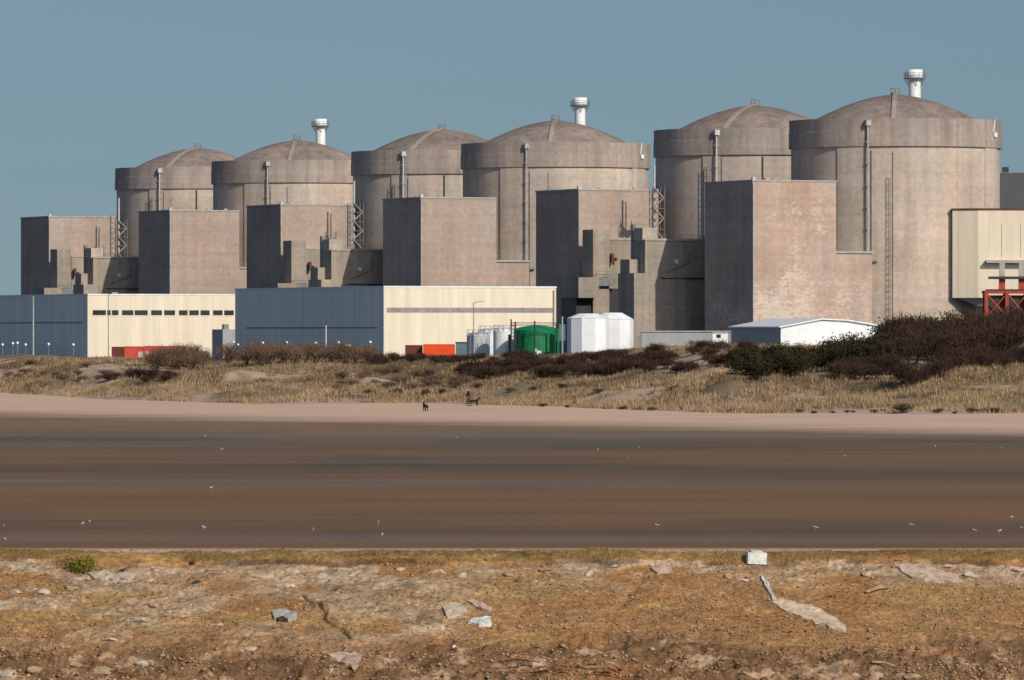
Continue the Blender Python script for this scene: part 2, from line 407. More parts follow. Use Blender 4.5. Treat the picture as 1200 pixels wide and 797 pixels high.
# near bank: lip, broken crust, gravel slope, rubble
def bank_t(Y): return 212.0 - Y                      # metres down the slope, horizontally
def crust_mask(X, Y):
    t = bank_t(Y)
    n = fbm(X / 1.7, t / 0.75, 51, 4)
    up = sstep(0.7, 0.95, t) * (1 - sstep(1.5, 2.6, t + (n - .5) * 2.4))
    left = sstep(3.0, -4.5, X + (n - 0.5) * 7) * sstep(0.8, 1.2, t) * (1 - sstep(5.0, 7.5, t)) * sstep(0.44, 0.62, fbm(X / 2.6, t / 1.3, 57, 4) + 0.02)
    right = 0.9 * sstep(5.5, 9.0, X) * sstep(0.8, 1.1, t) * (1 - sstep(2.0, 3.0, t + (n - 0.5) * 2))
    hole = sstep(0.44, 0.60, fbm(X / 2.2, t / 0.7, 53, 4))
    return np.clip(np.maximum(np.maximum(up * hole, left), right * sstep(0.3, 0.5, n)), 0, 1)
def rubble_mask(X, Y):
    t = bank_t(Y); n = fbm(X / 2.5, t / 2, 61, 3)
    return sstep(6.1, 7.3, t + (n - 0.5) * 3.2)
def bank_z(X, Y):
    t = bank_t(Y)
    z = -np.clip(t, 0, 1e3) * 0.404
    z = np.where(t < 0, 0.0, z)
    c, r = crust_mask(X, Y), rubble_mask(X, Y)
    damp = np.clip(t / 0.25, 0, 1)
    rock = np.maximum(fbm(X / 0.34, t / 0.3, 71, 3) - 0.42, 0) * 0.6
    layer = np.floor((fbm(X / 1.2, t / 0.7, 73, 4)) * 9) / 9
    z = z + damp * (c * (0.06 + (layer - 0.5) * 0.26 + (fbm(X / 0.5, t / 0.3, 75, 3) - 0.5) * 0.12)
                    + r * (rock * 0.8 - 0.08 + (fbm(X / 0.8, t / 0.7, 77, 4) - 0.5) * 0.32)
                    + (fbm(X / 0.15, t / 0.15, 79, 2) - 0.5) * 0.065 + (fbm(X / 3, t / 2, 81, 3) - 0.5) * 0.25)
    z = z + 0.05 * sstep(0.15, 0.35, t) * (1 - sstep(0.6, 0.8, t)) * (0.4 + fbm(X / 0.3, t / 0.2, 83, 2))
    # crack along the edge of the crust, gully and undercut edge
    z = z - 0.14 * np.exp(-((X - (-6.75 + (t - 2.9) * 0.517) - (fbm(t / 0.6, t * 0 + 2, 85, 3) - .5) * .5) / 0.06) ** 2) * sstep(2.7, 3.0, t) * (1 - sstep(5.8, 6.2, t))
    z = z - 0.10 * sstep(0.86, 0.94, t + (fbm(X / 0.8, X * 0, 87, 3) - .5) * .25)
    z = z - 0.07 * damp * np.exp(-((X - 4.1 + 0.35 * (t - 2)) / 0.16) ** 2) * sstep(1.2, 1.5, t) * (1 - sstep(4, 4.6, t))
    return z
def bank_tone(X, Y, Z):
    t = bank_t(Y); c, r = crust_mask(X, Y)[..., None], rubble_mask(X, Y)[..., None]
    n = fbm(X / 2.2, t / 1.2, 91, 4)[..., None]; n2 = fbm(X / 0.8, t / 0.5, 93, 4)[..., None]; n3 = fbm(X / 4.5, t / 1.6, 95, 3)[..., None]
    gravel = np.array([0.36, 0.205, 0.10]) * (0.68 + 0.64 * n2)
    rust = sstep(0.52, 0.68, n); gravel = gravel * (1 - rust) + np.array([0.36, 0.19, 0.082]) * (0.75 + 0.5 * n2) * rust
    ochre = sstep(0.55, 0.68, n3); gravel = gravel * (1 - ochre * .7) + np.array([0.38, 0.25, 0.11]) * ochre * .7
    stone = np.array([0.40, 0.283, 0.19]) * (0.55 + 0.95 * n2)
    grey = sstep(0.46, 0.62, n); stone = stone * (1 - grey * .6) + np.array([0.47, 0.365, 0.275]) * (0.6 + 0.8 * n2) * grey * .6
    crack = np.abs(fbm(X / 0.9, t / 0.55, 97, 4) - 0.5)[..., None]; stone = stone * (0.45 + 0.55 * sstep(0.0, 0.022, crack))
    rub = np.array([0.21, 0.125, 0.072]) * (0.4 + 1.2 * n2)
    pale = sstep(0.60, 0.70, n2); rub = rub * (1 - pale) + np.array([0.42, 0.29, 0.20]) * pale
    orange = sstep(0.62, 0.74, n); rub = rub * (1 - orange * .4) + np.array([0.36, 0.16, 0.06]) * orange * .4
    col = gravel * (1 - c) + stone * c
    col = col * (1 - r) + rub * r
    lip = (sstep(0.15, 0.3, t) * (1 - sstep(0.6, 0.95, t + (n[..., 0] - .5) * .5)))[..., None]
    lipc = np.array([0.30, 0.185, 0.075]) * (0.5 + n2) * (1 - 0.35 * sstep(.5, .62, n)) 
    lipc = lipc + np.array([-0.025, 0.0, 0.0]) * sstep(0.48, 0.6, n3)
    col = col * (1 - lip) + lipc * lip
    top = (1 - sstep(0.1, 0.25, t))[..., None]
    ck = np.exp(-((X - (-6.75 + (t - 2.9) * 0.517) - (fbm(t / 0.6, t * 0 + 2, 85, 3) - .5) * .5) / 0.07) ** 2) * sstep(2.7, 3.0, t) * (1 - sstep(5.8, 6.2, t))
    dirt_and_dark = np.exp(-((t + (fbm(X / 0.8, X * 0, 87, 3) - .5) * .25 - 0.92) / 0.09) ** 2) * sstep(0.35, 0.6, fbm(X / 1.6, X * 0 + 5, 89, 3))  # dark line just below the lip, broken up by noise
    dark_lines = np.maximum(ck, 0.8 * dirt_and_dark)[..., None]
    col = col * (1 - dark_lines) + np.array([0.09, 0.055, 0.03]) * dark_lines  # dark brown in the crack and along the line below the lip
    col = col * np.array([1.06, 1.0, 0.89]) * (0.72 + 0.56 * fbm(X / 0.45, t / 0.22, 99, 4))[..., None]
    return (col * (1 - top) + np.array([0.44, 0.30, 0.23]) * top) * ALB
xs = np.concatenate([np.linspace(-120, -19, 90, endpoint=False), np.linspace(-19, 19, 800, endpoint=False), np.linspace(19, 120, 90)])
ys = np.concatenate([np.linspace(190, 201, 24, endpoint=False), np.linspace(201, 213.2, 300)])
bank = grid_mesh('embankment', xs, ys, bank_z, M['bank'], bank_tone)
tag(bank, 'rusty gravel bank with a broken concrete crust below its lip', 'bank', kind='structure')

# ------------------------------------------------------------------ containments
RB, RR, ZR0, ZR1 = 19.55, 20.0, 39.3, 44.5
def shell_panel(mb, r, a0, a1, z0, z1, n=20, rin=None):
    rin = r - 0.6 if rin is None else rin
    P = []
    for k in range(n + 1):
        a = rad(a0 + (a1 - a0) * k / n); ca, sa = math.cos(a), math.sin(a)
        P.append([(r*ca, r*sa, z0), (r*ca, r*sa, z1), (rin*ca, rin*sa, z0), (rin*ca, rin*sa, z1)])
    vs = [p for q in P for p in q]
    for k in range(n):
        i = 4 * k
        mb.add([vs[i], vs[i+4], vs[i+5], vs[i+1]], [(0, 1, 2, 3)], False)
        mb.add([vs[i+1], vs[i+5], vs[i+7], vs[i+3]], [(0, 1, 2, 3)])
        mb.add([vs[i], vs[i+2], vs[i+6], vs[i+4]], [(0, 1, 2, 3)])
    mb.add([vs[0], vs[1], vs[3], vs[2]], [(0, 1, 2, 3)])
    e = 4 * n; mb.add([vs[e], vs[e+2], vs[e+3], vs[e+1]], [(0, 1, 2, 3)])
    return mb
def pol(r, a, z): return (r * math.cos(rad(a)), r * math.sin(rad(a)), z)
def radial_box(mb, r0, r1, a, halfw, z0, z1):
    ca, sa = math.cos(rad(a)), math.sin(rad(a))
    pts = [(r*ca - w_*sa, r*sa + w_*ca) for r, w_ in ((r0, -halfw), (r1, -halfw), (r1, halfw), (r0, halfw))]
    return mb.prism(pts, z0, z1)

def reactor(k, even, label):
    y = (EVEN if even else ODD)[k]; X, Y = Wp(0, y)
    t = thing('reactor_building', (X, Y, PZ), TH, label, 'reactor building', 'reactor buildings of the power station')
    MB().lathe([(RB, -0.5), (RB, ZR0 + 0.3)], 128).build('containment_wall', M['reactor'], t)
    ring = MB().lathe([(RB - 0.3, ZR0), (RR, ZR0), (RR, ZR0 + 2.9)], 128, smooth=False)
    ring.lathe([(RR, ZR0 + 2.9), (RR - 0.08, ZR0 + 2.95), (RR - 0.08, ZR1)], 128, smooth=False)
    ring.lathe([(RR - 0.08, ZR1), (RR - 1.0, ZR1), (RR - 1.0, ZR1 - 3)], 128, smooth=False)
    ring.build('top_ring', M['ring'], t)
    for f in (-140, -50, 40, 130):
        b = MB(); hw = 8.5 if even else 5.5
        shell_panel(b, RR - 0.22, f - hw, f + hw, -0.5, ZR0 + 0.2, 10); b.build('buttress', M['reactor'], t)
    # domed roof
    prof = [(18.8 * (1 - i / 26), 0) for i in range(27)]
    zt_ = ZR1 + 5.0
    def dz(r): return zt_ - 5.0 * (r / 15.6) ** 1.72
    prof = [(r, dz(r)) for r, _ in prof]
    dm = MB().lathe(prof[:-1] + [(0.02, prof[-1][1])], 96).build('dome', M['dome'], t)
    ra = -117 if even else -137
    rb = MB()
    pts = [r for r in np.linspace(0.6, 18.6, 24)]
    for i in range(23):
        z0, z1 = dz(pts[i]), dz(pts[i+1])
        ca, sa = math.cos(rad(ra)), math.sin(rad(ra)); hw = 0.42
        vs = []
        for r, z in ((pts[i], z0), (pts[i+1], z1)):
            for w_ in (-hw, hw):
                vs += [(r*ca - w_*sa, r*sa + w_*ca, z - 0.2), (r*ca - w_*sa, r*sa + w_*ca, z + 0.28)]
        rb.add(vs, [(1, 3, 7, 5), (0, 1, 5, 4), (2, 6, 7, 3), (0, 2, 3, 1), (4, 5, 7, 6)])
    rb.build('dome_stair', M['rib'], dm)
    fn = MB().lathe([(0.9, zt_ - 0.1), (0.9, zt_ + 0.35), (0.02, zt_ + 0.4)], 12, smooth=False)
    for a in range(0, 360, 60): fn.tube(pol(0.85, a, zt_ + 0.35), pol(0.85, a, zt_ + 1.1), 0.06)
    fn.lathe([(0.9, zt_ + 1.05), (0.9, zt_ + 1.15)], 12, smooth=False)
    fn.build('roof_vent', M['steel'], dm)
    # face details
    if even:
        shell_panel(MB(), RR - 0.17, -128.5, -59, -0.5, ZR0 - 0.7, 40).build('wall_panel', M['panel'], t)
        pa, zb = -130.2, 19.0
        ld = MB()
        for s_ in (-0.9, 0.9): ld.tube(pol(RB + 0.6, -119.3 + s_, 1), pol(RB + 0.6, -119.3 + s_, 33.5), 0.05, 5)
        for z in np.arange(1.5, 33.5, 1.1): ld.tube(pol(RB + 0.6, -120.2, z), pol(RB + 0.6, -118.4, z), 0.04, 5)
        for z in np.arange(3, 33, 3.2): ld.tube(pol(RB + 0.2, -119.3, z), pol(RB + 1.1, -119.3, z), 0.05, 5)
        ld.build('ladder', M['steel'], t)
        radial_box(MB(), RB + 0.1, RR - 0.1, -117.2, 0.05, 0, ZR0 - 1.2).build('wall_joint', M['dark'], t)
        sl = shell_panel(MB(), RR + 0.45, -136, -125, 18.0, 18.5, 8, RB); sl.build('ledge', M['coping'], t)
    else:
        shell_panel(MB(), RB + 0.3, -133.5, -111.0, -0.5, ZR0 - 0.5, 20).build('wall_panel', M['panel'], t)
        radial_box(MB(), RB + 0.1, RB + 0.4, -110.4, 0.16, 0, ZR0 - 0.4).build('wall_joint', M['dark'], t)
        pa, zb = -136.2, 8.0
        ld = MB()
        for s_ in (-0.8, 0.8): ld.tube(pol(RR + 0.3, -143 + s_, 1), pol(RR + 0.3, -143 + s_, 37), 0.07, 5)
        for z in np.arange(1.5, 37, 1.2): ld.tube(pol(RR + 0.3, -143.8, z), pol(RR + 0.3, -142.2, z), 0.06, 5)
        ld.build('ladder', M['dark'], t)
    pp = MB().tube(pol(RR + 0.35, pa, zb), pol(RR + 0.35, pa, ZR1 - 1.2), 0.19, 8)
    for z in np.arange(zb + 1, ZR1 - 2, 4.0): radial_box(pp, RR - 0.1, RR + 0.5, pa, 0.34, z, z + 0.25)
    pp.box(*( [pol(RR+0.35, pa, 0)[0] - 0.5, pol(RR+0.35, pa, 0)[0] + 0.5, pol(RR+0.35, pa, 0)[1] - 0.5, pol(RR+0.35, pa, 0)[1] + 0.5, ZR1 - 1.4, ZR1 - 0.4]))
    pp.build('downpipe', M['palegrey'] if not even else M['coping'], t)
    lp = MB().tube(pol(RR - 0.3, -49, ZR1 - 3.5), pol(RR + 0.15, -49, ZR1 + 0.1), 0.12)
    lp.box(*[pol(RR + 0.2, -49, 0)[i // 2] + (-0.3, 0.3)[i % 2] for i in range(4)], ZR1 - 3.2, ZR1 - 2.4); lp.build('wall_lamp', M['white'], t)
    return t
where = ['at the near end of the row', 'in the middle of the row', 'at the far end of the row']
for k in range(3):
    reactor(k, True, ['biggest domed reactor building, beside the cream elevated hall', 'domed reactor building with white stack behind the fuel block above the green tank', 'domed reactor building with white stack, second dome from the far end'][k])
    reactor(k, False, ['domed reactor building with slim pipe, between the two largest stack-topped domes', 'domed reactor building without stack, third dome from the far end', 'farthest domed reactor building at the far end of the row against the sky'][k])

# ------------------------------------------------------------------ fuel blocks
def rail(mb, pts, z, h=1.0, r=0.035, step=2.0):
    for (x0, y0), (x1, y1) in zip(pts[:-1], pts[1:]):
        n = max(1, int(math.hypot(x1-x0, y1-y0) / step))
        for hh in (h * 0.55, h): mb.tube((x0, y0, z + hh), (x1, y1, z + hh), r, 4)
        for i in range(n + 1):
            f = i / n; mb.tube((x0 + (x1-x0)*f, y0 + (y1-y0)*f, z), (x0 + (x1-x0)*f, y0 + (y1-y0)*f, z + h), r, 4)
    return mb
XB0, XB1 = L(882, -19.8), L(980, -19.8)
XLOW = L(1022, -19.2)
BW = XB1 - XB0; BZ = H(211, XB0, -19.8) - 0.25
def fuel_block(k, even, label):
    y = (EVEN[k] - 19.8) if even else (ODD[k] - 1.6)
    X, Y = Wp(XB0, y)
    t = thing('fuel_building', (X, Y, PZ), TH, label, 'concrete building', 'fuel buildings beside the reactors')
    mat = M['peel'] if (even and k == 0) else M['block']
    MB().box(0, BW, 0, 21.4, -0.5, BZ).build('wall', mat, t)
    cp = MB().box(-0.12, BW + 0.1, -0.12, 0.5, BZ, BZ + 0.32).box(-0.12, 0.5, 0.5, 20.9, BZ, BZ + 0.32)
    cp.box(BW - 0.4, BW + 0.1, 0.5, 20.9, BZ, BZ + 0.32).box(-0.12, BW + 0.1, 20.9, 21.5, BZ, BZ + 0.32)
    cp.build('roof_coping', M['coping'], t)
    rf = MB().box(0.02, 0.32, -0.14, 0.16, 0, BZ - 0.5); rf.build('corner_strip', M['coping'], t)
    for x, yy, a in ((0.4, 0.5, 0.3),): MB().box(x - a, x + a, yy - .3, yy + .4, BZ + 0.32, BZ + 0.8).build('roof_fitting', M['palegrey'], t)
    r_ = random.Random(k * 2 + even)
    for _ in range(2):
        x = r_.uniform(2, BW - 2); s_ = r_.uniform(0.15, 0.5); MB().box(x - s_, x + s_, 1.5, 2.2, BZ, BZ + r_.uniform(0.4, 0.75)).build('roof_fitting', M['coping'], t)
    if even:
        MB().box(BW + 0.05, XLOW - XB0, 0.6, 14, -0.5, H(297, XLOW, -19.2)).build('side_wing', mat, t)
        MB().box(BW - 0.2, XLOW - XB0 + 0.3, 0.3, 14.2, H(297, XLOW, -19.2), H(297, XLOW, -19.2) + 0.4).build('wing_coping', M['coping'], t)
    else:
        st_ = MB().box(BW + 0.1, BW + 1.7, 3, 6, -0.5, BZ - 0.2)
        st_.build('pipe_shaft', M['aux'], t)
        lr = MB()
        for xx in (BW - 1.2, BW + 1.0): lr.tube((xx, 2.5 if xx > BW else -0.25, BZ - 12), (xx, 2.5 if xx > BW else -0.25, BZ + 0.6), 0.12, 6)
        for z in np.arange(BZ - 12, BZ, 1.2): lr.tube((BW - 1.2, -0.25, z), (BW - 0.5, -0.25, z), 0.06, 4)
        lr.build('wall_ladder', M['steel'], t)
    return t
for k in range(3):
    fuel_block(k, True, ['largest fuel block, its lit face blotched with peeling paint, behind the white shed', 'plain concrete block with dark side, above the cream hall with a grey band', 'plain concrete block standing above the cream hall with dark window strip'][k])
    fuel_block(k, False, ['tall concrete block with dark side directly above the white tanks', 'tall concrete block with dark side above the long shaded wall of the nearer cream hall', 'farthest concrete block, lowest of the row, at the open sky'][k])

# ------------------------------------------------------------------ auxiliary buildings between the blocks
def aux(k, label):
    y0 = EVEN[k]
    X, Y = Wp(0, y0)
    t = thing('auxiliary_building', (X, Y, PZ), TH, label, 'concrete building', 'auxiliary buildings between the fuel blocks')
    A = M['aux']; oy = ODD[k] - EVEN[k] - 63.3
    xr = XB0 + 16
    yf_ = 11.6
    x1 = L(743, yf_); z1 = H(320, x1, yf_)
    MB().box(x1, XB0 + 0.5, yf_, 19.2, -0.5, z1).build('low_wall', A, t)
    x2 = L(756, 12); z2 = H(282, x2, 12)
    MB().box(x2, xr, 12, 17.4, -0.5, z2).build('high_wall', A, t)
    MB().box(x2 - 0.1, xr, 11.8, 12.2, z2, z2 + 0.4).build('roof_edge', M['coping'], t)
    MB().box(x1 + 0.4, x2 - 0.05, 14.6, 19.0, z1, H(304, x1, 14.6)).build('machine_room', A, t)
    MB().box(x2 + 3.0, XB0 + 6, 11.55, 12.0, H(327, x2, 12), H(325.5, x2, 12)).build('ledge', M['dark'], t)
    xa, xb = L(753, 12.6), L(770, 12.6)
    MB().box(xa, xb, 12.6, 16.8, z2 + 0.05, H(267, xa, 12.6)).build('tower_cap', M['panel'], t)
    MB().box(xa + 0.2, xa + 1.0, 17.6, 18.6, -0.5, H(263, xa, 17.6)).build('flue', M['steel'], t)
    # annexe in front of the far block
    yf = 57 + oy
    def Lo(px, yy): return L(px, yy - oy)
    def Ho(py, x, yy): return H(py, x, yy - oy)
    xa, xb = Lo(712, yf), Lo(744, yf)
    MB().box(xa, xb, yf, yf + 4.6, -0.5, Ho(281, xa, yf)).build('annexe_wall', A, t)
    MB().box(xa, xb + 0.2, yf - 0.15, yf + 0.3, Ho(281, xa, yf), Ho(279, xa, yf)).build('annexe_coping', M['coping'], t)
    yt = 51.5 + oy
    xa, xb = Lo(695, yt), Lo(714, yt)
    MB().box(xa, xb, yt, yt + 5.2, -0.5, Ho(269, xa, yt)).build('stair_tower', A, t)
    yl = 49 + oy
    xa, xb = Lo(678, yl), Lo(702, yl)
    MB().box(xa, xb, yl, yl + 11, Ho(349, xa, yl), Ho(325, xa, yl)).build('overhanging_room', A, t)
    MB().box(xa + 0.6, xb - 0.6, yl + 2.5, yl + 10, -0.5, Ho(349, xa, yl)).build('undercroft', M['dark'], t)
    xa, xb = Lo(702.5, yl), Lo(726, yl)
    MB().box(xa, xb, yl + 1.5, yl + 2.3, Ho(335, xa, yl), Ho(326, xa, yl)).build('walkway', M['steel'], t)
    rail(MB(), [(xa, yl + 1.5), (xb, yl + 1.5)], Ho(326, xa, yl), 1.3, 0.05).build('walkway_rail', M['steel'], t)
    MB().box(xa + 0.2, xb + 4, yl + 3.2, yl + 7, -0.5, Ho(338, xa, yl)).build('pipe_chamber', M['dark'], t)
    h = MB().box(Lo(716, yf - 1), Lo(719, yf - 1), yf - 1.4, yf - 0.5, Ho(308, xa, yf), Ho(297, xa, yf))
    h.box(Lo(721, yf - 1), Lo(723, yf - 1), yf - 1.2, yf - 0.5, Ho(306, xa, yf), Ho(302, xa, yf)).build('hoist', M['darkred'], t)
    # roof rails
    rail(MB(), [(x2 + 3.4, 12.6), (xr, 12.6)], z2, 1.1, 0.05).build('roof_rail', M['steel'], t)
    pb = MB()
    pb.tube((x2 + 2.8, 11.8, z2 - 6.5), (x2 + 9, 11.8, z2 - 4.0), 0.1, 5).tube((x2 + 9, 11.8, z2 - 4.0), (x2 + 9, 11.85, z2 - 2), 0.1, 5)
    pb.build('wall_pipe', M['steel'], t)
    MB().box(XB0 - 1.5, XB0 - 0.9, 11.7, 12.05, z1 + 1.8, z1 + 2.6).build('wall_box', M['white'], t)
    return t
for k in range(3):
    aux(k, ['stepped auxiliary building in deep shade between the white tanks and the largest block',
            'stepped auxiliary building above the long shaded wall of the nearer cream hall',
            'farthest stepped auxiliary building, above the corner of the cream hall with windows'][k])

# stair towers beside the odd containments
def stair(k, px, top, zig, base, label):
    yy = ODD[k] - 12.5; x = L(px, yy); X, Y = Wp(x, yy)
    t = thing('stair_scaffold', (X, Y, PZ), TH, label, 'stair tower', 'outside stair towers of the reactors')
    zt, zz, zb = H(top, x, yy), H(zig, x, yy), 0.0
    p = MB().tube((-0.6, 0, zb), (-0.6, 0, zt), 0.22, 6).tube((-0.1, 1.2, zb), (-0.1, 1.2, zt - 1), 0.15, 6); p.build('riser_pipe', M['palegrey'], t)
    fr = MB()
    for a in (-1.15, 1.15):
        for b in (-1.0, 1.0): fr.tube((a, b, zb), (a, b, zz), 0.09, 5)
    fr.build('frame', M['steel'], t)
    n = int(zz / 2.0); f = MB(); g = MB()
    for i in range(n):
        z = zz - 2.0 * (i + 1); s_ = 1 if i % 2 else -1
        f.box(-1.2, 1.2, -1.0, 1.0, z - 0.10, z)
        vs = [(-1.0*s_, -0.95, z), (-1.0*s_, -0.3, z), (1.0*s_, -0.3, z + 1.9), (1.0*s_, -0.95, z + 1.9)]
        vs += [(a, b, c + 0.2) for a, b, c in vs]
        g.add(vs, [(0, 1, 2, 3), (4, 7, 6, 5), (0, 3, 7, 4), (1, 5, 6, 2), (0, 4, 5, 1), (3, 2, 6, 7)])
    f.build('landings', M['steel'], t); g.build('flights', M['coping'], t)
stair(2, 142, 232, 258, 303, 'zigzag outside stair with pipes at the foot of the farthest reactor building')
stair(1, 418, 212, 238, 290, 'zigzag outside stair with pale pipe beside the third dome from the far end')
stair(0, 770, 194, 220, 270, 'outside stair half hidden behind the concrete block above the white tanks')

# vent stacks
stack_proto = None
for k in range(3):
    y, x = EVEN[k] + 32, (19.6, 19.2, 17.9)[k]
    X, Y = Wp(x, y)
    px = 600 + F * X / Y
    t = thing('vent_stack', (X, Y, PZ), TH, ['tallest white ventilation stack, behind the biggest dome', 'white ventilation stack above the middle of the row', 'farthest and smallest white ventilation stack'][k], 'stack', 'white vent stacks')
    zt = H(81.5, 17.5, 32)
    MB().lathe([(1.15, -0.5), (1.15, zt - 2.0)], 24).build('shaft', M['white'], t)
    MB().lathe([(1.16, zt - 2.2), (1.42, zt - 1.9), (1.5, zt - 1.8), (1.5, zt), (1.3, zt), (1.3, zt - 1.5)], 24).build('stack_head', M['white'], t)
    pf = MB().lathe([(1.3, zt - 1.75), (2.2, zt - 1.75), (2.2, zt - 1.55), (1.3, zt - 1.55)], 20, smooth=False)
    for a in range(0, 360, 30): pf.tube(pol(2.15, a, zt - 1.6), pol(2.15, a, zt - 0.7), 0.05, 4)
    for z in (zt - 1.15, zt - 0.7): pf.lathe([(2.18, z), (2.18, z + 0.07), (2.12, z + 0.07), (2.12, z), (2.18, z)], 20, smooth=False)
    for a in range(15, 360, 60): pf.tube(pol(1.2, a, zt - 3.2), pol(2.1, a, zt - 1.75), 0.07, 4)
    pf.build('platform', M['steel'], t)

# ------------------------------------------------------------------ cream halls
def hall(px, D, width, length, top, label, windows):
    X = at(px, D); h = zat(top, D) - PZ
    t = thing('pump_hall', (X, D, PZ), TH, label, 'hall', 'cream clad halls')
    MB().box(0, width, 0, length, -1, h).build('wall', M['cream'], t)
    MB().box(-0.1, width + 0.1, -0.1, 0.35, h, h + 0.28).box(-0.1, 0.35, 0.35, length, h, h + 0.28).box(width - 0.35, width + 0.1, 0.35, length, h, h + 0.28).build('roof_edge', M['white'], t)
    MB().box(-0.05, -0.005, 0.05, length - 0.1, -1, h - 0.02).build('side_cladding_brightened', M['sideclad_brightened'], t)
    MB().box(0.4, width - 0.4, 0.4, length - 0.4, h - 0.05, h + 0.05).build('roof', M['greyclad'], t)
    return t, h
tP, hP = hall(450, 1150, 32.6, 76, 337, 'nearer cream clad hall with a grey horizontal band, behind the tanks', False)
zb = (HOR - 360.5) * 1150 / F + CAMZ - PZ
MB().box(0.5, 32.1, -0.05, 0.1, zb - 0.85, zb).build('grey_band', M['band'], tP)
MB().box(32.0, 32.25, -0.2, -0.02, 0, hP - 0.4).build('downpipe', M['steel'], tP)
dg = MB().box(32.62, 32.9, 0.2, 0.9, 0, hP - 0.1); dg.build('corner_post', M['dark'], tP)
MB().box(-0.1, -0.052, 3, 70, hP * 0.44, hP * 0.44 + 0.25).build('side_rail', M['band'], tP)
tQ, hQ = hall(103, 1299, 38, 80, 346, 'farther cream clad hall with a strip of dark windows', True)
zq = (HOR - 363.5) * 1299 / F + CAMZ - PZ
xs_ = [(108.5, 123.5), (125, 129), (130.5, 138), (142, 155), (156.5, 171.5), (175.5, 188), (190.5, 203), (207.5, 217.5), (219.5, 230.5), (232.5, 243), (247, 258), (260, 271), (273, 277)]
for a, c in xs_:
    k_ = 1299 / F / 0.925; f_ = 1.0 + 0.0
    x0, x1 = (a - 103) * k_ * 1.0, (c - 103) * k_ * 1.0
    w0 = MB().box(x0, x1, -0.04, 0.12, zq - 1.0, zq).build('window', M['glass'], tQ)
    MB().box(x0 - 0.08, x1 + 0.08, -0.1, -0.005, zq - 1.1, zq - 1.0).build('sill', M['white'], w0)
MB().box(-0.1, -0.052, 3, 76, hQ * 0.55, hQ * 0.55 + 0.25).build('side_rail', M['band'], tQ)
# blue grey shed by the corner of the near hall
D = 1262; t = thing('small_shed', (at(261, D), D, PZ), TH, 'grey shed with a chimney beside the windowed cream hall', 'shed')
w_ = 16 * D / F
MB().box(0, w_ * 1.2, 0, 6, -0.5, zat(386, D) - PZ).build('wall', M['greyclad'], t)
MB().box(0.6, 1.6, 1, 2, zat(386, D) - PZ, zat(380, D) - PZ).build('chimney', M['steel'], t)

# ------------------------------------------------------------------ right edge: cream elevated hall, red frame, grey building
D = 1213.5
X = at(1117, D); k_ = D / F
t = thing('elevated_hall', (X, D, PZ), 0, 'tall cream clad hall raised above the ground at the biggest reactor', 'hall')
z0, z1 = zat(349, D) - PZ, zat(246, D) - PZ
ch = 29.5 * k_
pts = [(0, 1.6), (ch, 0), (27, 0), (27, 12), (0, 12)]
MB().prism(pts, z0, z1).build('wall', M['cream2'], t)
MB().prism([(-0.15, 1.45), (ch, -0.2), (27.2, -0.2), (27.2, 12.2), (-0.15, 12.2)], z1, z1 + 0.3).build('roof_edge', M['darkred'], t)
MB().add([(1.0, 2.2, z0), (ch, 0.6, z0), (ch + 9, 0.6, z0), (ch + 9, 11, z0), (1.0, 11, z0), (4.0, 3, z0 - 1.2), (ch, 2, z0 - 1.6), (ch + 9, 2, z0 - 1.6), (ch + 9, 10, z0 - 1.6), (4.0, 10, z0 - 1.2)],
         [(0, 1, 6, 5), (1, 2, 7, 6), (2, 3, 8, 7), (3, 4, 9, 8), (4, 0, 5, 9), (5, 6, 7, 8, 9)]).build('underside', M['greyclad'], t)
for px in (1146, 1149.5): MB().box((px - 1117)*k_ - 0.2, (px - 1117)*k_ + 0.25, 2.2, 2.7, -0.5, z0 - 1.2).build('column', M['dark'], t)
zc_ = zat(305, D) - PZ
for cx in (15, 26): MB().box(cx - .4, cx + .4, 8, 8.8, -0.5, z0 + 0.1).build('column', M['dark'], t)
MB().box((1155 - 1117)*k_, 26.5, -1.6, -0.02, zc_ - 0.5, zc_).build('canopy', M['coping'], t)
# grid lines of big panels on the right portion
for px in (1174, 1196): MB().box((px - 1117)*k_ - 0.07, (px - 1117)*k_ + 0.07, -0.04, 0.02, z0 + 7.5, z1 - 2.6).build('panel_joint', M['coping'], t)

D = 1197; k_ = D / F
t = thing('steel_gantry', (at(1153, D), D, PZ), 0, 'red painted steel gantry with diagonal braces below the cream hall', 'gantry')
def gx(px): return (px - 1153) * k_
def gz(py): return zat(py, D) - PZ
R_ = M['red']
for px in (1156, 1180, 1204, 1228):
    for yy in (0, 5): MB().box(gx(px) - 0.32, gx(px) + 0.32, yy - 0.32, yy + 0.32, -0.5, gz(341)).build('column', R_, t)
for yy in (-0.1, 4.9): MB().box(gx(1153), gx(1232), yy, yy + 0.3, gz(344), gz(340.5)).build('top_beam', R_, t)
for a, c in ((1156, 1180), (1180, 1204), (1204, 1228)):
    for yy in (0, 5): MB().tube((gx(a), yy, gz(344)), (gx(c), yy, gz(372)), 0.16, 5).tube((gx(c), yy, gz(344)), (gx(a), yy, gz(372)), 0.16, 5).build('brace', R_, t)
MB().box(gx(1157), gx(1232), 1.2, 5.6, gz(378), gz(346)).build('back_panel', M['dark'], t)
MB().box(gx(1160), gx(1232), 0.3, 4.5, gz(327), gz(324)).build('deck', M['dark'], t)
for px in (1175, 1198):
    MB().box(gx(px) - 0.55, gx(px) + 0.55, 1.2, 2.2, gz(340), gz(324)).build('red_post', R_, t)
    MB().box(gx(px) - 0.5, gx(px) + 0.5, 1.3, 2.1, gz(324), gz(307)).build('grey_post', M['coping'], t)
MB().box(gx(1157), gx(1232), -0.2, 5, gz(340.3), gz(339)).build('platform', M['dark'], t)

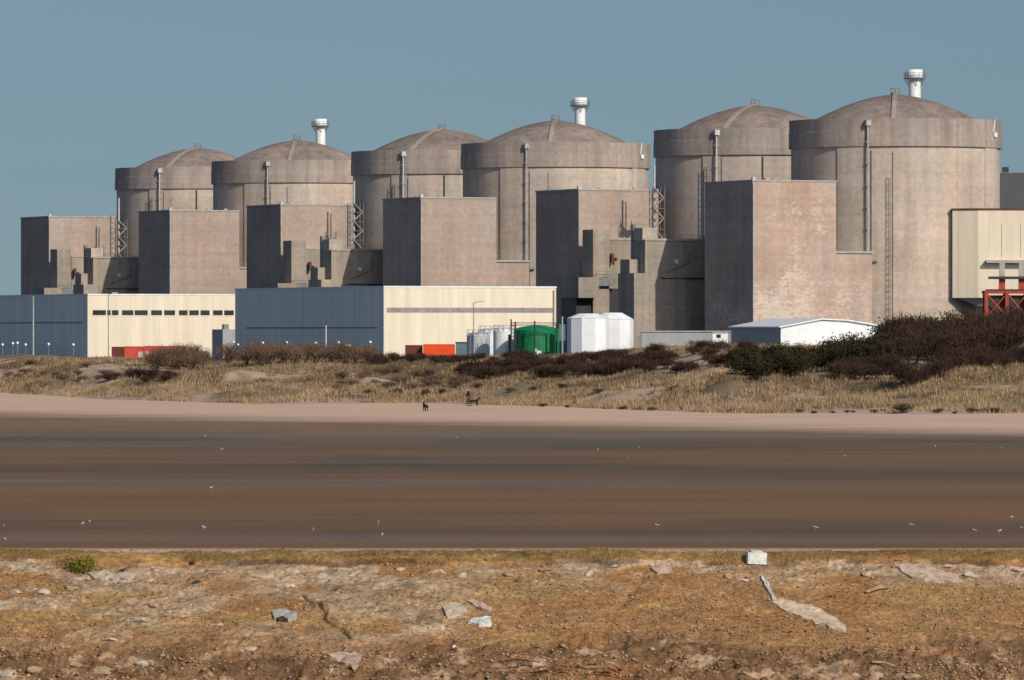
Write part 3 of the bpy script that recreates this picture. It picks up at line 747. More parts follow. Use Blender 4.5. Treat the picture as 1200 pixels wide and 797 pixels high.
D = 1330; k_ = D / F
t = thing('grey_building', (at(1172.5, D), D, PZ), 0, 'dark grey building looking out behind the biggest reactor', 'building')
MB().box(-3, 40, 0, 20, -0.5, zat(203, D) - PZ).build('wall', M['slate'], t)
MB().box(-3.1, 40, -0.1, 0.4, zat(203, D) - PZ, zat(202, D) - PZ).build('roof_edge', M['steel'], t)
MB().box((1176 - 1172.5)*k_, (1183 - 1172.5)*k_, 2, 4, zat(202, D) - PZ, zat(195.5, D) - PZ).build('roof_box', M['dark'], t)

# ------------------------------------------------------------------ white shed, fence building, containers, tanks
D = 1040; X = at(915, D); hs = zat(383.5, D) - PZ; hr = zat(375.0, D) - PZ
t = thing('white_shed', (X, D, PZ), TH, 'low white shed with grey side wall in front of the largest fuel block', 'shed')
wd, ln = 18.5, 19.0
g = MB().add([(0, 0, -0.5), (wd, 0, -0.5), (wd, 0, hs), (wd * 0.62, 0, hr - 0.2), (wd * 0.38, 0, hr), (0, 0, hs)], [(0, 1, 2, 3, 4, 5)])
g.build('gable_wall', M['tent'], t); g = MB().add([(0, ln, -0.5), (wd, ln, -0.5), (wd, ln, hs), (wd*0.62, ln, hr - 0.2), (wd*0.38, ln, hr), (0, ln, hs)], [(5, 4, 3, 2, 1, 0)])
g.build('gable_wall', M['tent'], t)
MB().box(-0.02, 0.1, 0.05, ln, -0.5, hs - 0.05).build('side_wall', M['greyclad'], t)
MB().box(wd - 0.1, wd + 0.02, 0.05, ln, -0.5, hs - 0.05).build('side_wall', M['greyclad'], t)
prof = [(-0.4, hs - 0.1), (wd * 0.38, hr + 0.05), (wd * 0.62, hr - 0.15), (wd + 0.4, hs - 0.1)]
vs = [(x, y, z + dz) for dz in (0, 0.22) for y in (-0.4, ln + 0.3) for x, z in prof]
fs = []
for i in range(3): fs += [(i, i + 4, i + 5, i + 1), (8 + i, 8 + i + 1, 12 + i + 1, 12 + i), (i, i + 1, 9 + i, 8 + i), (4 + i, 12 + i, 13 + i, 5 + i)]
fs += [(0, 8, 12, 4), (3, 7, 15, 11)]
MB().add(vs, fs).build('roof', M['white'], t)

D = 1065; k_ = D / F; t = thing('low_building', (at(752, D), D, PZ), 0, 'low grey flat building under the shaded walls beside the white shed', 'building')
MB().box(0, 106 * k_, 0, 6, -0.5, zat(389, D) - PZ).build('wall', M['greyclad'], t)
MB().box(-0.2, 106 * k_ + .2, -0.2, 6.2, zat(389, D) - PZ, zat(387.6, D) - PZ).build('roof', M['coping'], t)
D = 1035; k_ = D / F; t = thing('site_cabin', (at(835, D), D, PZ), 0, 'small white cabin in front of the low grey building', 'cabin')
MB().box(0, 18 * k_, 0, 2.4, 0, zat(390.5, D) - PZ).build('wall', M['white'], t)
MB().box(-0.1, 18 * k_ + .1, -0.1, 2.5, zat(390.5, D) - PZ, zat(389.6, D) - PZ).build('roof', M['palegrey'], t)
MB().box(0.6, 1.3, -0.03, 0.1, zat(396, D) - PZ, zat(392, D) - PZ).build('window', M['glass'], t)

def container(px0, px1, D, top, mat, label, group, door=None):
    k_ = D / F; t = thing('shipping_container', (at(px0, D), D, PZ), 0, label, 'container', group)
    w_, h = (px1 - px0) * k_, zat(top, D) - PZ; b = MB()
    n = int(w_ / 0.3)
    for i in range(n):       # ribbed side
        b.box(w_ * i / n, w_ * (i + 0.55) / n, -0.04, 0.0, 0.2, h - 0.15)
    b.box(0, w_, 0, 2.4, 0.0, h); b.build('box', mat, t)
    MB().box(-0.03, w_ + .03, -0.07, 0.1, h - 0.15, h + 0.02).box(-0.03, w_ + .03, -0.07, 0.1, 0, 0.2).box(-0.03, 0.12, -0.075, 0.1, 0.1, h - 0.05).box(w_ - .12, w_ + .03, -0.075, 0.1, 0.1, h - .05).build('frame', mat, t)
    if door: MB().box((door[0] - px0)*k_, (door[1] - px0)*k_, -0.08, 0.0, 0.2, h - 1.0).build('door', M['palegrey'], t)
    return t
cg = 'containers standing behind the dune'
container(131, 145, 1250, 406.5, M['darkred'], 'dark red container end beside the red container below the window strip', cg)
container(146, 168, 1250, 406.0, M['redbox'], 'red container with pale door below the window strip of the far hall', cg, (162, 167.5))
container(169, 216, 1250, 405.5, M['redbox'], 'long red container half behind the leafless bush', cg, (170, 174))
container(475, 495, 1120, 404.5, M['darkred'], 'brown container beside the bright orange one at the near hall', cg)
container(496, 533, 1118, 403.5, M['orange'], 'bright orange red container at the foot of the near cream hall', cg)
D = 1110; t = thing('transformer_cabinet', (at(534, D), D, PZ), 0, 'dark green cabinet between orange container and grey tanks', 'cabinet')
MB().box(0, 14 * D / F, 0, 2, 0, zat(402, D) - PZ).build('cabinet_body', M['teal'], t)
MB().box(-.1, 14 * D / F + .1, -.1, 2.1, zat(402, D) - PZ, zat(400.8, D) - PZ).build('lid', M['dark'], t)

def tank(name, px0, px1, D, top, eave, mat, label, n=40, railm=None, group=None, facets=False, roofmat=None):
    r = (px1 - px0) / 2 * D / F; X = at((px0 + px1) / 2, D); h0, h1 = zat(eave, D) - PZ, zat(top, D) - PZ
    t = thing(name, (X, D, PZ), 0, label, 'tank', group)
    MB().lathe([(r, -0.5), (r, h0)], n, smooth=not facets).build('shell', mat, t)
    if facets: prof = [(r + 0.06, h0), (r * 0.45, h1), (0.02, h1 + 0.02)]
    else: prof = [(r + 0.06, h0)] + [(r * math.cos(a), h0 + (h1 - h0) * math.sin(a)) for a in np.linspace(0.2, 1.56, 9)]
    rf = MB().lathe(prof, n, smooth=not facets).build('tank_roof', roofmat or mat, t)
    if railm:
        m_ = MB()
        for z in (0.5, 1.0): m_.lathe([(r, h0 + z), (r, h0 + z + 0.07)], n, smooth=False)
        for a in range(0, 360, 30): m_.tube(pol(r, a, h0), pol(r, a, h0 + 1.0), 0.05, 4)
        m_.build('guard_rail', railm, t)
    return t
tg = 'white and grey tanks by the near hall'
tank('storage_tank', 547, 574, 1092, 389, 394, M['palegrey'], 'smaller pale grey tank with a railing beside the green cabinet', railm=M['steel'], group=tg)
tank('storage_tank', 561, 590, 1100, 384, 389.5, M['white'], 'white domed tank standing between the smaller grey tank and the tank beside the green one', railm=M['steel'], group=tg)
tank('storage_tank', 578, 603, 1086, 383, 388.5, M['white'], 'whitish domed tank directly beside the green tank', railm=M['steel'], group=tg)
gt = tank('storage_tank', 602, 656, 1080, 381.5, 387.5, M['green'], 'squat green domed tank below the near cream hall')
r = 27 * 1080 / F; lb = MB()
for a0, z0_, z1_ in ((-96, 1.7, 2.3), (-90, 1.2, 2.0), (-84, 1.5, 1.9), (-78, 1.0, 1.5)): shell_panel(lb, r + 0.02, a0, a0 + 5, z0_, z1_, 4, r - 0.1)
lb.build('white_patch', M['white'], gt)
tw = 'white faceted tanks below the shaded walls'
tank('sheeted_tank', 664.5, 714, 1066, 367.5, 373, M['tent'], 'white faceted tank with low cone roof next to the green tank', n=10, group=tw, facets=True)
tank('sheeted_tank', 693, 742.5, 1078, 366.5, 374.5, M['tent'], 'white faceted tank standing against the lit concrete pier', n=10, group=tw, facets=True)
# pipe frame round the green tank
D = 1074; k_ = D / F; t = thing('pipe_rack', (at(598, D), D, PZ), 0, 'dark pipe rack with posts over the green tank', 'pipe rack')
def qz(py): return zat(py, D) - PZ
for px, tp in ((599, 374), (604, 377), (626.5, 376), (652, 378)):
    MB().tube(((px - 598)*k_, 0, 0), ((px - 598)*k_, 0, qz(tp)), 0.13, 6).build('post', M['dark'], t)
rk = MB()
for py in (378.5, 381): rk.tube((0, 0, qz(py)), (56*k_, 0, qz(py)), 0.07, 5)
for py in np.arange(383, 412, 4.0): rk.tube((0.1, 0, qz(py)), (0.9, 0, qz(py - 2)), 0.07, 4)
rk.build('pipework', M['dark'], t)
for px, m_ in ((597, 'dark'), (657, 'teal'), (661, 'teal')): MB().box((px-598)*k_ - .22, (px-598)*k_ + .22, 0.4, 1.0, 0, qz(380 if m_ == 'teal' else 392)).build('riser', M[m_], t)

# ------------------------------------------------------------------ lamp posts and poles
def lamp_post(px, D, top, label, group, arm=False, mat='steel', glob=0.24):
    t = thing('lamp_post', (at(px, D), D, PZ), 0, label, 'lamp post', group); h = zat(top, D) - PZ
    MB().tube((0, 0, -0.5), (0, 0, h - 0.1), 0.09, 6, 0.06).build('pole', M[mat], t)
    if arm:
        MB().tube((0, 0, h - 0.15), (1.1, 0, h + 0.1), 0.06, 5).build('arm', M[mat], t)
        MB().box(0.7, 1.7, -0.2, 0.2, h - 0.02, h + 0.2).build('lamp_head', M['palegrey'], t)
    else:
        MB().lathe([(0.01, h - glob)] + [(glob * math.cos(a), h + glob * math.sin(a)) for a in np.linspace(-1.3, 1.3, 7)] + [(0.01, h + glob)], 10).build('globe', M['lampglass'], t)
    return t
G1 = 'globe lamp posts before the long shaded halls'
for px, tp in ((3, 404), (15, 402.5), (20.5, 402), (30, 404), (57, 403.5), (86, 404)):
    lamp_post(px, 1140, tp, 'small white globe lamp post before the far shaded hall wall', G1)
G2 = 'globe lamp posts before the near hall'
for px, tp in ((274, 401), (279, 404), (308, 402), (336, 401.5), (370, 402), (397, 401.5), (406, 405), (410, 405), (434, 401)):
    lamp_post(px, 1090, tp, 'small white globe lamp post before the near shaded hall wall', G2, glob=0.22)
lamp_post(127, 1180, 344, 'tall slender mast in front of the cream hall corner with windows', None, True)
lamp_post(555, 1090, 354, 'lamp post with arm in front of the grey banded cream hall', None, True)
for px, D, tp, m_, lb in ((39, 1140, 348, 'greenpole', 'tall pale green pole before the far shaded hall wall'), (382, 1090, 382, 'palegrey', 'short pale pole before the near shaded hall wall'), (659, 1066, 372, 'greenpole', 'pale pole between green tank and white tanks')):
    t = thing('pole', (at(px, D), D, PZ), 0, lb, 'pole'); MB().tube((0, 0, -.5), (0, 0, zat(tp, D) - PZ), 0.16, 8, 0.12).build('shaft', M[m_], t)
    MB().lathe([(0.2, zat(tp, D) - PZ - .05), (0.2, zat(tp, D) - PZ + 0.06), (0.01, zat(tp, D) - PZ + 0.1)], 8).build('cap', M[m_], t)
t = thing('parapet_wall', (at(366, 950), 950, PZ), 0, 'short pale wall piece on the dune before the shaded hall', 'wall')
MB().box(0, 36 * 950 / F, 0, 0.5, 0, zat(420.5, 950) - PZ).build('wall', M['coping'], t)
MB().box(-0.1, 36 * 950 / F + .1, -0.1, 0.6, zat(420.5, 950) - PZ, zat(420, 950) - PZ).build('coping', M['white'], t)

# ------------------------------------------------------------------ dune grass (uncountable)
def leaf_mat(name, cols, trans=0.25):
    b = NB(name); g = b.n('ShaderNodeNewGeometry')
    r = b.ramp(g.outputs['Random Per Island'], [(i / (len(cols) - 1), A(c)) for i, c in enumerate(cols)])
    v = b.ramp(b.noise(b.pos(), 0.12, 3), [(0.3, 0.72), (0.7, 1.2)])
    m = b.done(b.mix(r, v), 0.9, 0.05)
    return m
M['straw'] = leaf_mat('dry_grass', [(0.29, 0.19, 0.105), (0.40, 0.265, 0.15), (0.46, 0.32, 0.19), (0.33, 0.22, 0.125)])
M['olive'] = leaf_mat('olive_grass', [(0.12, 0.082, 0.048), (0.20, 0.14, 0.078), (0.28, 0.195, 0.115), (0.13, 0.105, 0.055)])
def grass(name, N, accept, h0, h1, nb, mat, seed, wid=0.05, spread=0.35):
    r = np.random.default_rng(seed)
    X = r.uniform(-66, 66, N * 3); Y = r.uniform(545, 830, N * 3)
    u = X / Y * F + 600; s = (Y - foot_D(u)) / (ridge_D(u) - foot_D(u))
    ok = (u > -110) & (u < 1310) & accept(X, Y, u, s, r)
    X, Y = X[ok][:N], Y[ok][:N]; n = len(X)
    Z = dune_z(X, Y)
    hh = r.uniform(h0, h1, n) * (0.6 + 0.8 * fbm(X / 5, Y / 8, 101, 3))
    bx = np.repeat(X, nb) + r.normal(0, spread * 0.6, n * nb); by = np.repeat(Y, nb) + r.normal(0, spread * 0.6, n * nb)
    bz = np.repeat(Z, nb) - 0.05; H_ = np.repeat(hh, nb) * r.uniform(0.6, 1.15, n * nb)
    a = r.uniform(0, 2 * np.pi, n * nb); lean = r.uniform(0.1, 1.1, n * nb) * H_
    wx, wy = np.cos(a + 1.57) * wid, np.sin(a + 1.57) * wid
    tx, ty = bx + np.cos(a) * lean + 0.12 * H_, by + np.sin(a) * lean
    V = np.stack([np.stack([bx - wx, by - wy, bz], -1), np.stack([bx + wx, by + wy, bz], -1),
                  np.stack([tx + wx * .3, ty + wy * .3, bz + H_], -1)], 1).reshape(-1, 3)
    T = np.arange(len(V)).reshape(-1, 3)
    o = bpy.data.objects.new(name, tri_mesh(name, V, T, [mat])); COL.objects.link(o); return o
g1 = grass('marram_grass', 44000, lambda X, Y, u, s, r: (s > 0.0) & (s < 1.25) & (r.random(len(X)) < np.clip(1.25 - 1.0 * s, 0.35, 1) * sstep(0.38, 0.56, fbm(X / 5, Y / 9, 111, 3) + 0.08 * (s < .3) + 0.06 * (u > 900) - 0.12 * (s > .4) * (u > 420) * (u < 800)) * (1 - 0.93 * bare_mask(X, Y, u, s))),
           0.28, 0.7, 10, M['straw'], 5, 0.035)
tag(g1, 'dry straw coloured marram grass over the dune slope', 'grass', kind='stuff')
g2 = grass('dune_scrub_grass', 30000, lambda X, Y, u, s, r: (s > 0.12) & (s < 1.35) & (r.random(len(X)) < sstep(0.42, 0.62, fbm(X / 8, Y / 13, 121, 3) + 0.10 * (s > .45) + 0.10 * (s > .3) * (u > 350) * (u < 800)) * (1 - 0.9 * bare_mask(X, Y, u, s))),
           0.22, 0.5, 10, M['olive'], 6, 0.04)
tag(g2, 'darker olive brown grass in patches on the dune', 'grass', kind='stuff')

# ------------------------------------------------------------------ shrubs
M['evergreen'] = leaf_mat('evergreen_leaf', [(0.016, 0.017, 0.010), (0.036, 0.034, 0.016), (0.060, 0.052, 0.024), (0.028, 0.022, 0.013)])
M['olivebush'] = leaf_mat('olive_leaf', [(0.035, 0.033, 0.018), (0.075, 0.065, 0.034), (0.11, 0.09, 0.05), (0.05, 0.042, 0.026)])
M['brown'] = leaf_mat('brown_twig', [(0.032, 0.019, 0.014), (0.055, 0.032, 0.023), (0.085, 0.052, 0.038), (0.042, 0.026, 0.022)])
M['reddish'] = leaf_mat('reddish_brown_twig', [(0.09, 0.054, 0.036), (0.165, 0.10, 0.066), (0.21, 0.135, 0.09), (0.12, 0.078, 0.056)])
M['bark'] = plain('bark', (0.09, 0.065, 0.045), 0.9, 0.1, 0.4, 4.0)
def shrub_mesh(seed, w, h, nleaf, size, twiggy):
    """crown mesh of leaf clumps or thin twigs, one unit = metre; and stem mesh"""
    r = np.random.default_rng(seed)
    st_ = MB(); tips = []
    for i in range(9):
        a = r.uniform(0, 6.28); rr = w * 0.5 * r.uniform(0.25, 0.85); zt = h * r.uniform(0.55, 0.95)
        q = (rr * math.cos(a), rr * math.sin(a), zt); m = (q[0] * .45, q[1] * .45, zt * 0.5)
        st_.tube((0.1 * math.cos(a), 0.1 * math.sin(a), -0.3), m, 0.05, 4, 0.035).tube(m, q, 0.035, 4, 0.012)
        tips.append(q); tips.append(((q[0] + m[0]) / 2, (q[1] + m[1]) / 2, (q[2] + m[2]) / 2))
        for j in range(3):
            b2 = r.uniform(0, 6.28); e = (q[0] + w * .2 * math.cos(b2), q[1] + w * .2 * math.sin(b2), min(h, q[2] + h * r.uniform(-.3, .12)))
            st_.tube(m, e, 0.022, 4, 0.008); tips.append(e)
    tips = np.array(tips); k = r.integers(0, len(tips), nleaf)
    c = tips[k] + r.normal(0, 1, (nleaf, 3)) * np.array([w * .12, w * .12, h * .13])
    c[:, 2] = np.clip(c[:, 2], 0.02, None)
    if twiggy:
        d = r.normal(0, 1, (nleaf, 3)); d[:, 2] = np.abs(d[:, 2]) + 0.7; d /= np.linalg.norm(d, axis=1)[:, None]
        L_ = r.uniform(0.25, 0.6, nleaf)[:, None]
        s_ = np.cross(d, r.normal(0, 1, (nleaf, 3))); s_ /= np.linalg.norm(s_, axis=1)[:, None]
        V = np.stack([c - s_ * size, c + s_ * size, c + d * L_], 1).reshape(-1, 3)
        T = np.arange(len(V)).reshape(-1, 3)
    else:
        a = r.normal(0, 1, (nleaf, 3)); a /= np.linalg.norm(a, axis=1)[:, None]
        b = np.cross(a, r.normal(0, 1, (nleaf, 3))); b /= np.linalg.norm(b, axis=1)[:, None]
        sz = r.uniform(0.6, 1.3, nleaf)[:, None] * size
        V = np.stack([c - a * sz, c + b * sz * .6, c + a * sz, c - b * sz * .6], 1).reshape(-1, 3)
        T = np.arange(len(V)).reshape(-1, 4)
    return V, T, st_
protos = {}
def shrub(kind, var):
    key = (kind, var)
    if key not in protos:
        w_, h, n, s_, tw_, mat = {'ever': (3.4, 2.6, 1500, 0.13, False, 'evergreen'), 'brown': (3.2, 2.3, 1700, 0.03, True, 'brown'), 'red': (3.4, 2.5, 1500, 0.028, True, 'reddish'),
                                  'low': (2.2, 0.9, 800, 0.09, False, 'olivebush'), 'scrub': (2.6, 1.2, 900, 0.032, True, 'brown'), 'heath': (2.6, 1.0, 900, 0.032, True, 'reddish')}[kind]
        V, T, st_ = shrub_mesh(hash_(kind) + var * 7, w_, h, n, s_, tw_)
        protos[key] = (tri_mesh('crown', V, T, [M[mat]]), st_.mesh('stem')); protos[key][1].materials.append(M['bark'])
    return protos[key]
def hash_(s): return sum(ord(c) * (i + 3) for i, c in enumerate(s))
SH = {'ever': ('evergreen_shrub', 'dark evergreen shrub in the dense thicket before the white shed', 'evergreen shrubs in the thicket before the white shed'),
      'brown': ('leafless_shrub', 'dark brown leafless shrub in the tall thicket below the red gantry', 'brown shrubs in the thicket below the red gantry'),
      'red': ('brushwood_shrub', 'reddish brown leafless brush growing before the shaded halls', 'leafless brush before the halls'),
      'low': ('low_shrub', 'small dark evergreen bush low on the grassy dune face', 'low dark bushes on the dune face'),
      'heath': ('heath_bush', 'low reddish brown bush amid the grass of the open mid slope', 'heath bushes amid the grass'),
      'scrub': ('scrub_bush', 'low brown scrub bush on the dune crest before the tanks', 'brown scrub bushes on the dune crest')}
rs = random.Random(4)
def plant(kind, px, py, sc, sink=0.0, lab=None, grp=None, zsq=1.0):
    p = ground_at(px, py); nm, lb, gr = SH[kind]; cm, sm = shrub(kind, rs.randrange(4))
    t = thing(nm, (p.x, p.y, p.z - sink), rs.uniform(0, 6.28), lab or lb, 'shrub', grp or gr); t.scale = (sc, sc, sc * zsq)
    for n_, me in (('crown', cm), ('stem', sm)):
        o = bpy.data.objects.new(n_, me); COL.objects.link(o); o.parent = t
# thicket on the near rise, evergreen part
def band(kind, n, u0, u1, top, bot, s0, s1, **kw):
    for i in range(n):
        u = u0 + (u1 - u0) * (i + rs.uniform(-.4, 1.0)) / n
        a, b = np.interp(u, *zip(*top)), np.interp(u, *zip(*bot))
        plant(kind, u, a + (b - a) * rs.random(), rs.uniform(s0, s1), **kw)
band('ever', 46, 862, 1045, [(862, 428), (930, 426), (1045, 418)], [(862, 450), (950, 440), (1045, 432)], 0.5, 0.85)
band('ever', 14, 1036, 1112, [(1036, 410), (1105, 402)], [(1036, 416), (1105, 410)], 0.75, 1.05)
band('brown', 34, 1040, 1215, [(1040, 405), (1110, 398), (1215, 392)], [(1040, 432), (1110, 432), (1215, 418)], 0.8, 1.3)
band('brown', 30, 985, 1212, [(985, 434), (1060, 440), (1212, 416)], [(985, 446), (1060, 455), (1212, 428)], 0.45, 0.8)
band('scrub', 36, 425, 780, [(425, 423), (560, 423), (700, 420), (780, 410)], [(425, 428), (560, 429), (700, 429), (780, 432)], 0.45, 0.85)
band('scrub', 44, 540, 765, [(540, 436), (600, 432), (765, 424)], [(540, 447), (765, 442)], 0.6, 1.0, lab='low brown scrub bush on the dark dune slope below the tanks', grp='brown scrub bushes on the dune slope')
band('scrub', 22, 745, 880, [(745, 408), (880, 408)], [(745, 440), (880, 440)], 0.5, 0.9, lab='brown scrub bush on the dune between white tanks and thicket', grp='scrub bushes between tanks and thicket')
band('red', 11, 178, 242, [(178, 430), (242, 428)], [(178, 438), (242, 434)], 0.6, 1.05, lab='reddish brown leafless bush before the red containers', grp='leafless bushes before the red containers')
band('red', 26, 262, 440, [(262, 424), (440, 424)], [(262, 429), (440, 429)], 0.65, 0.95)
band('scrub', 9, 130, 205, [(130, 442), (205, 440)], [(130, 450), (205, 450)], 0.5, 0.8, lab='low brown scrub bush on the far dune face below the leafless bushes', grp='scrub bushes on the far dune face')
band('heath', 22, 395, 580, [(395, 436), (580, 436)], [(395, 458), (580, 456)], 0.4, 0.8)
band('heath', 14, 5, 130, [(5, 424), (130, 428)], [(5, 446), (130, 448)], 0.35, 0.6, lab='small brown bush on the eroded dune face before the far hall', grp='bushes on the eroded dune')
band('low', 30, 600, 1200, [(600, 474), (850, 482), (1200, 482)], [(600, 477), (850, 485), (1200, 485)], 0.18, 0.4, lab='tiny dark bush where the dune grass meets the sand', grp='tiny bushes along the dune foot')
for px, py, sc in ((432, 463, .55), (465, 462, .6), (497, 463, .55), (520, 461, .5), (600, 460, .5), (626, 459, .55), (440, 480, .35), (400, 452, .5), (1060, 484, .8), (1140, 484, .5), (1165, 484, .45), (858, 484, .4), (955, 486, .35), (790, 458, .5), (700, 461, .45), (660, 455, .5), (560, 455, .5)):
    plant('low', px, py, sc)

# ------------------------------------------------------------------ living beings
def skin_obj(name, verts, edges, radii, root, mat, parent, sub=2):
    me = bpy.data.meshes.new(name); me.from_pydata(verts, edges, []); me.update()
    o = bpy.data.objects.new(name, me); COL.objects.link(o); me.materials.append(mat); o.parent = parent
    md = o.modifiers.new('Skin', 'SKIN'); md.use_smooth_shade = True
    sv = me.skin_vertices[0].data if me.skin_vertices else None
    if sv is None:
        return o
    for i, r_ in enumerate(radii):
        sv[i].radius = (r_, r_) if not isinstance(r_, tuple) else r_; sv[i].use_root = (i == root)
    ss = o.modifiers.new('Subdivision', 'SUBSURF'); ss.levels = sub; ss.render_levels = sub
    return o
def lofted(name, pts, radii, mat, parent, n=10, cap=True):
    """closed tapering body along a path; radii are (sideways, vertical)"""
    mb = MB(); P = [Vector(p) for p in pts]; rings = []
    for i, p in enumerate(P):
        d = (P[min(i + 1, len(P) - 1)] - P[max(i - 1, 0)]).normalized()
        side = d.cross(Vector((0, 0, 1))); side = side.normalized() if side.length > 0.05 else Vector((1, 0, 0))
        up = side.cross(d)
        a, b = radii[i] if isinstance(radii[i], tuple) else (radii[i], radii[i])
        rings.append([p + side * a * math.cos(2*math.pi*k/n) + up * b * math.sin(2*math.pi*k/n) for k in range(n)])
    vs = [v for r_ in rings for v in r_]
    fs = [(i*n+k, i*n+(k+1) % n, (i+1)*n+(k+1) % n, (i+1)*n+k) for i in range(len(P)-1) for k in range(n)]
    fs += [tuple(reversed(range(n))), tuple(range((len(P)-1)*n, len(P)*n))]
    mb.add(vs, fs, True)
    return mb if name is None else mb.build(name, mat, parent)
M['skin'] = plain('skin', (0.45, 0.27, 0.20), 0.6, 0.3, 0.05)
M['coat'] = plain('dark_coat', (0.035, 0.03, 0.034), 0.8, 0.2, 0.2, 6)
M['trousers'] = plain('dark_trousers', (0.05, 0.045, 0.05), 0.8, 0.2, 0.2, 6)
M['hat'] = plain('mauve_hat', (0.22, 0.16, 0.18), 0.8, 0.2, 0.1, 6)
M['blackfur'] = plain('black_fur', (0.015, 0.014, 0.014), 0.7, 0.2, 0.3, 8)
M['gull'] = plain('gull_white', (0.62, 0.58, 0.53), 0.6, 0.2, 0.05)
M['gullgrey'] = plain('gull_grey', (0.38, 0.38, 0.39), 0.6, 0.2, 0.1)
M['bill'] = plain('gull_bill', (0.55, 0.36, 0.06), 0.5)

def on_beach(px, py):
    D = (CAMZ + 0.02) * F / (py - HOR); return Vector((at(px, D), D, -0.02))
p0 = on_beach(549, 476)
t = thing('person', p0, rad(100), 'person in dark clothes walking along the foot of the dune', 'person')
V = [(0,0,.95),(0,0,1.15),(0,.01,1.36),(0,.02,1.47),(0,.035,1.56),(0,.045,1.66),(0,.125,1.585),
     (-.09,0,.92),(-.10,.12,.52),(-.10,.06,.09),(-.10,.20,.04),
     (.09,0,.92),(.10,-.04,.50),(.10,-.26,.14),(.10,-.14,.05),
     (-.17,.01,1.38),(-.22,-.07,1.12),(-.22,.04,.88),(-.22,.09,.82),(.17,.01,1.38),(.22,.08,1.12),(.21,.24,.94),(.20,.30,.90)]
E = [(0,1),(1,2),(2,3),(3,4),(4,5),(4,6),(0,7),(7,8),(8,9),(9,10),(0,11),(11,12),(12,13),(13,14),(2,15),(15,16),(16,17),(17,18),(2,19),(19,20),(20,21),(21,22)]
Rr = [.12,.11,.12,.048,.105,.10,.02,.085,.058,.042,.032,.085,.058,.042,.032,.055,.042,.034,.036,.055,.042,.034,.036]
for hv, wv in ((18, 17), (22, 21)):                     # four fingers of different length and a thumb, slightly curled
    h = Vector(V[hv]); d = (h - Vector(V[wv])).normalized()
    for q, (sx, ln) in enumerate(((-.030, .070), (-.010, .085), (.010, .080), (.028, .062))):
        m_ = h + Vector((0, sx * .8, 0)) + d * .035; e_ = h + Vector((0, sx, -.012)) + d * ln
        V += [tuple(m_), tuple(e_)]; E += [(hv, len(V) - 2), (len(V) - 2, len(V) - 1)]; Rr += [.010, .007]
    e_ = h + Vector((0, .045, .0)) + d * .03; V += [tuple(e_)]; E += [(hv, len(V) - 1)]; Rr += [.010]
skin_obj('body', V, E, Rr, 0, M['skin'], t)
cv = [(0,0,.80),(0,0,1.0),(0,.0,1.18),(0,.01,1.37),(0,.015,1.45),(-.17,.01,1.385),(-.22,-.07,1.12),(-.22,.035,.91),(.17,.01,1.385),(.22,.08,1.12),(.212,.21,.965)]
skin_obj('coat', cv, [(0,1),(1,2),(2,3),(3,4),(3,5),(5,6),(6,7),(3,8),(8,9),(9,10)], [(.17,.15),(.17,.15),(.155,.14),(.165,.13),.075,.085,.070,.055,.085,.070,.055], 2, M['coat'], t)
tv = [(0,0,.94),(-.09,0,.90),(-.10,.12,.52),(-.10,.06,.13),(.09,0,.90),(.10,-.04,.50),(.10,-.245,.18)]
skin_obj('trousers', tv, [(0,1),(1,2),(2,3),(0,4),(4,5),(5,6)], [.14,.12,.088,.066,.12,.088,.066], 0, M['trousers'], t)
MB().lathe([(.100,1.645),(.112,1.66),(.112,1.70),(.098,1.745),(.06,1.775),(.01,1.785)], 14, 0, 0.045).build('hat', M['hat'], t)
for a, b_ in (((-.10,-.01,.05),(-.10,.25,.035)), ((.10,-.31,.09),(.10,-.07,.05))): lofted('shoe', [a, ((a[0]+b_[0])/2, (a[1]+b_[1])/2, .055), b_], [(.045,.05),(.052,.05),(.04,.03)], M['coat'], t)

def dog(loc, rz, label, sc=1.0):
    t = thing('dog', loc, rz, label, 'dog', None); t.scale = (sc,) * 3
    V = [(0,-.32,.50),(0,0,.48),(0,.28,.50),(0,.42,.66),(0,.50,.74),(0,.66,.69),
         (-.09,.28,.42),(-.09,.25,.24),(-.09,.27,.04),(-.09,.33,.02),(.09,.28,.42),(.09,.33,.25),(.09,.30,.04),(.09,.36,.02),
         (-.09,-.34,.42),(-.09,-.22,.28),(-.09,-.42,.17),(-.09,-.38,.03),(-.09,-.32,.02),(.09,-.34,.42),(.09,-.26,.28),(.09,-.48,.17),(.09,-.45,.03),(.09,-.39,.02),
         (0,-.52,.60),(0,-.68,.76),(-.06,.47,.84),(.06,.47,.84)]
    E = [(0,1),(1,2),(2,3),(3,4),(4,5),(2,6),(6,7),(7,8),(8,9),(2,10),(10,11),(11,12),(12,13),(0,14),(14,15),(15,16),(16,17),(17,18),(0,19),(19,20),(20,21),(21,22),(22,23),(0,24),(24,25),(4,26),(4,27)]
    R2 = [.12,.13,.15,.09,.09,.045,.07,.045,.035,.03,.07,.045,.035,.03,.08,.055,.035,.03,.028,.08,.055,.035,.03,.028,.03,.02,.025,.025]
    skin_obj('body', V, E, R2, 1, M['blackfur'], t)
    MB().lathe([(.105,-.02),(.11,0.0),(.105,.02)], 14).build('collar', M['red'], t).location = (0, .37, .60)
dog(on_beach(556, 475.5), rad(-75), 'black dog close beside the walking person', 0.95)
dog(on_beach(498.5, 482), rad(20), 'dark dog trotting alone ahead on the dry sand', 0.95)

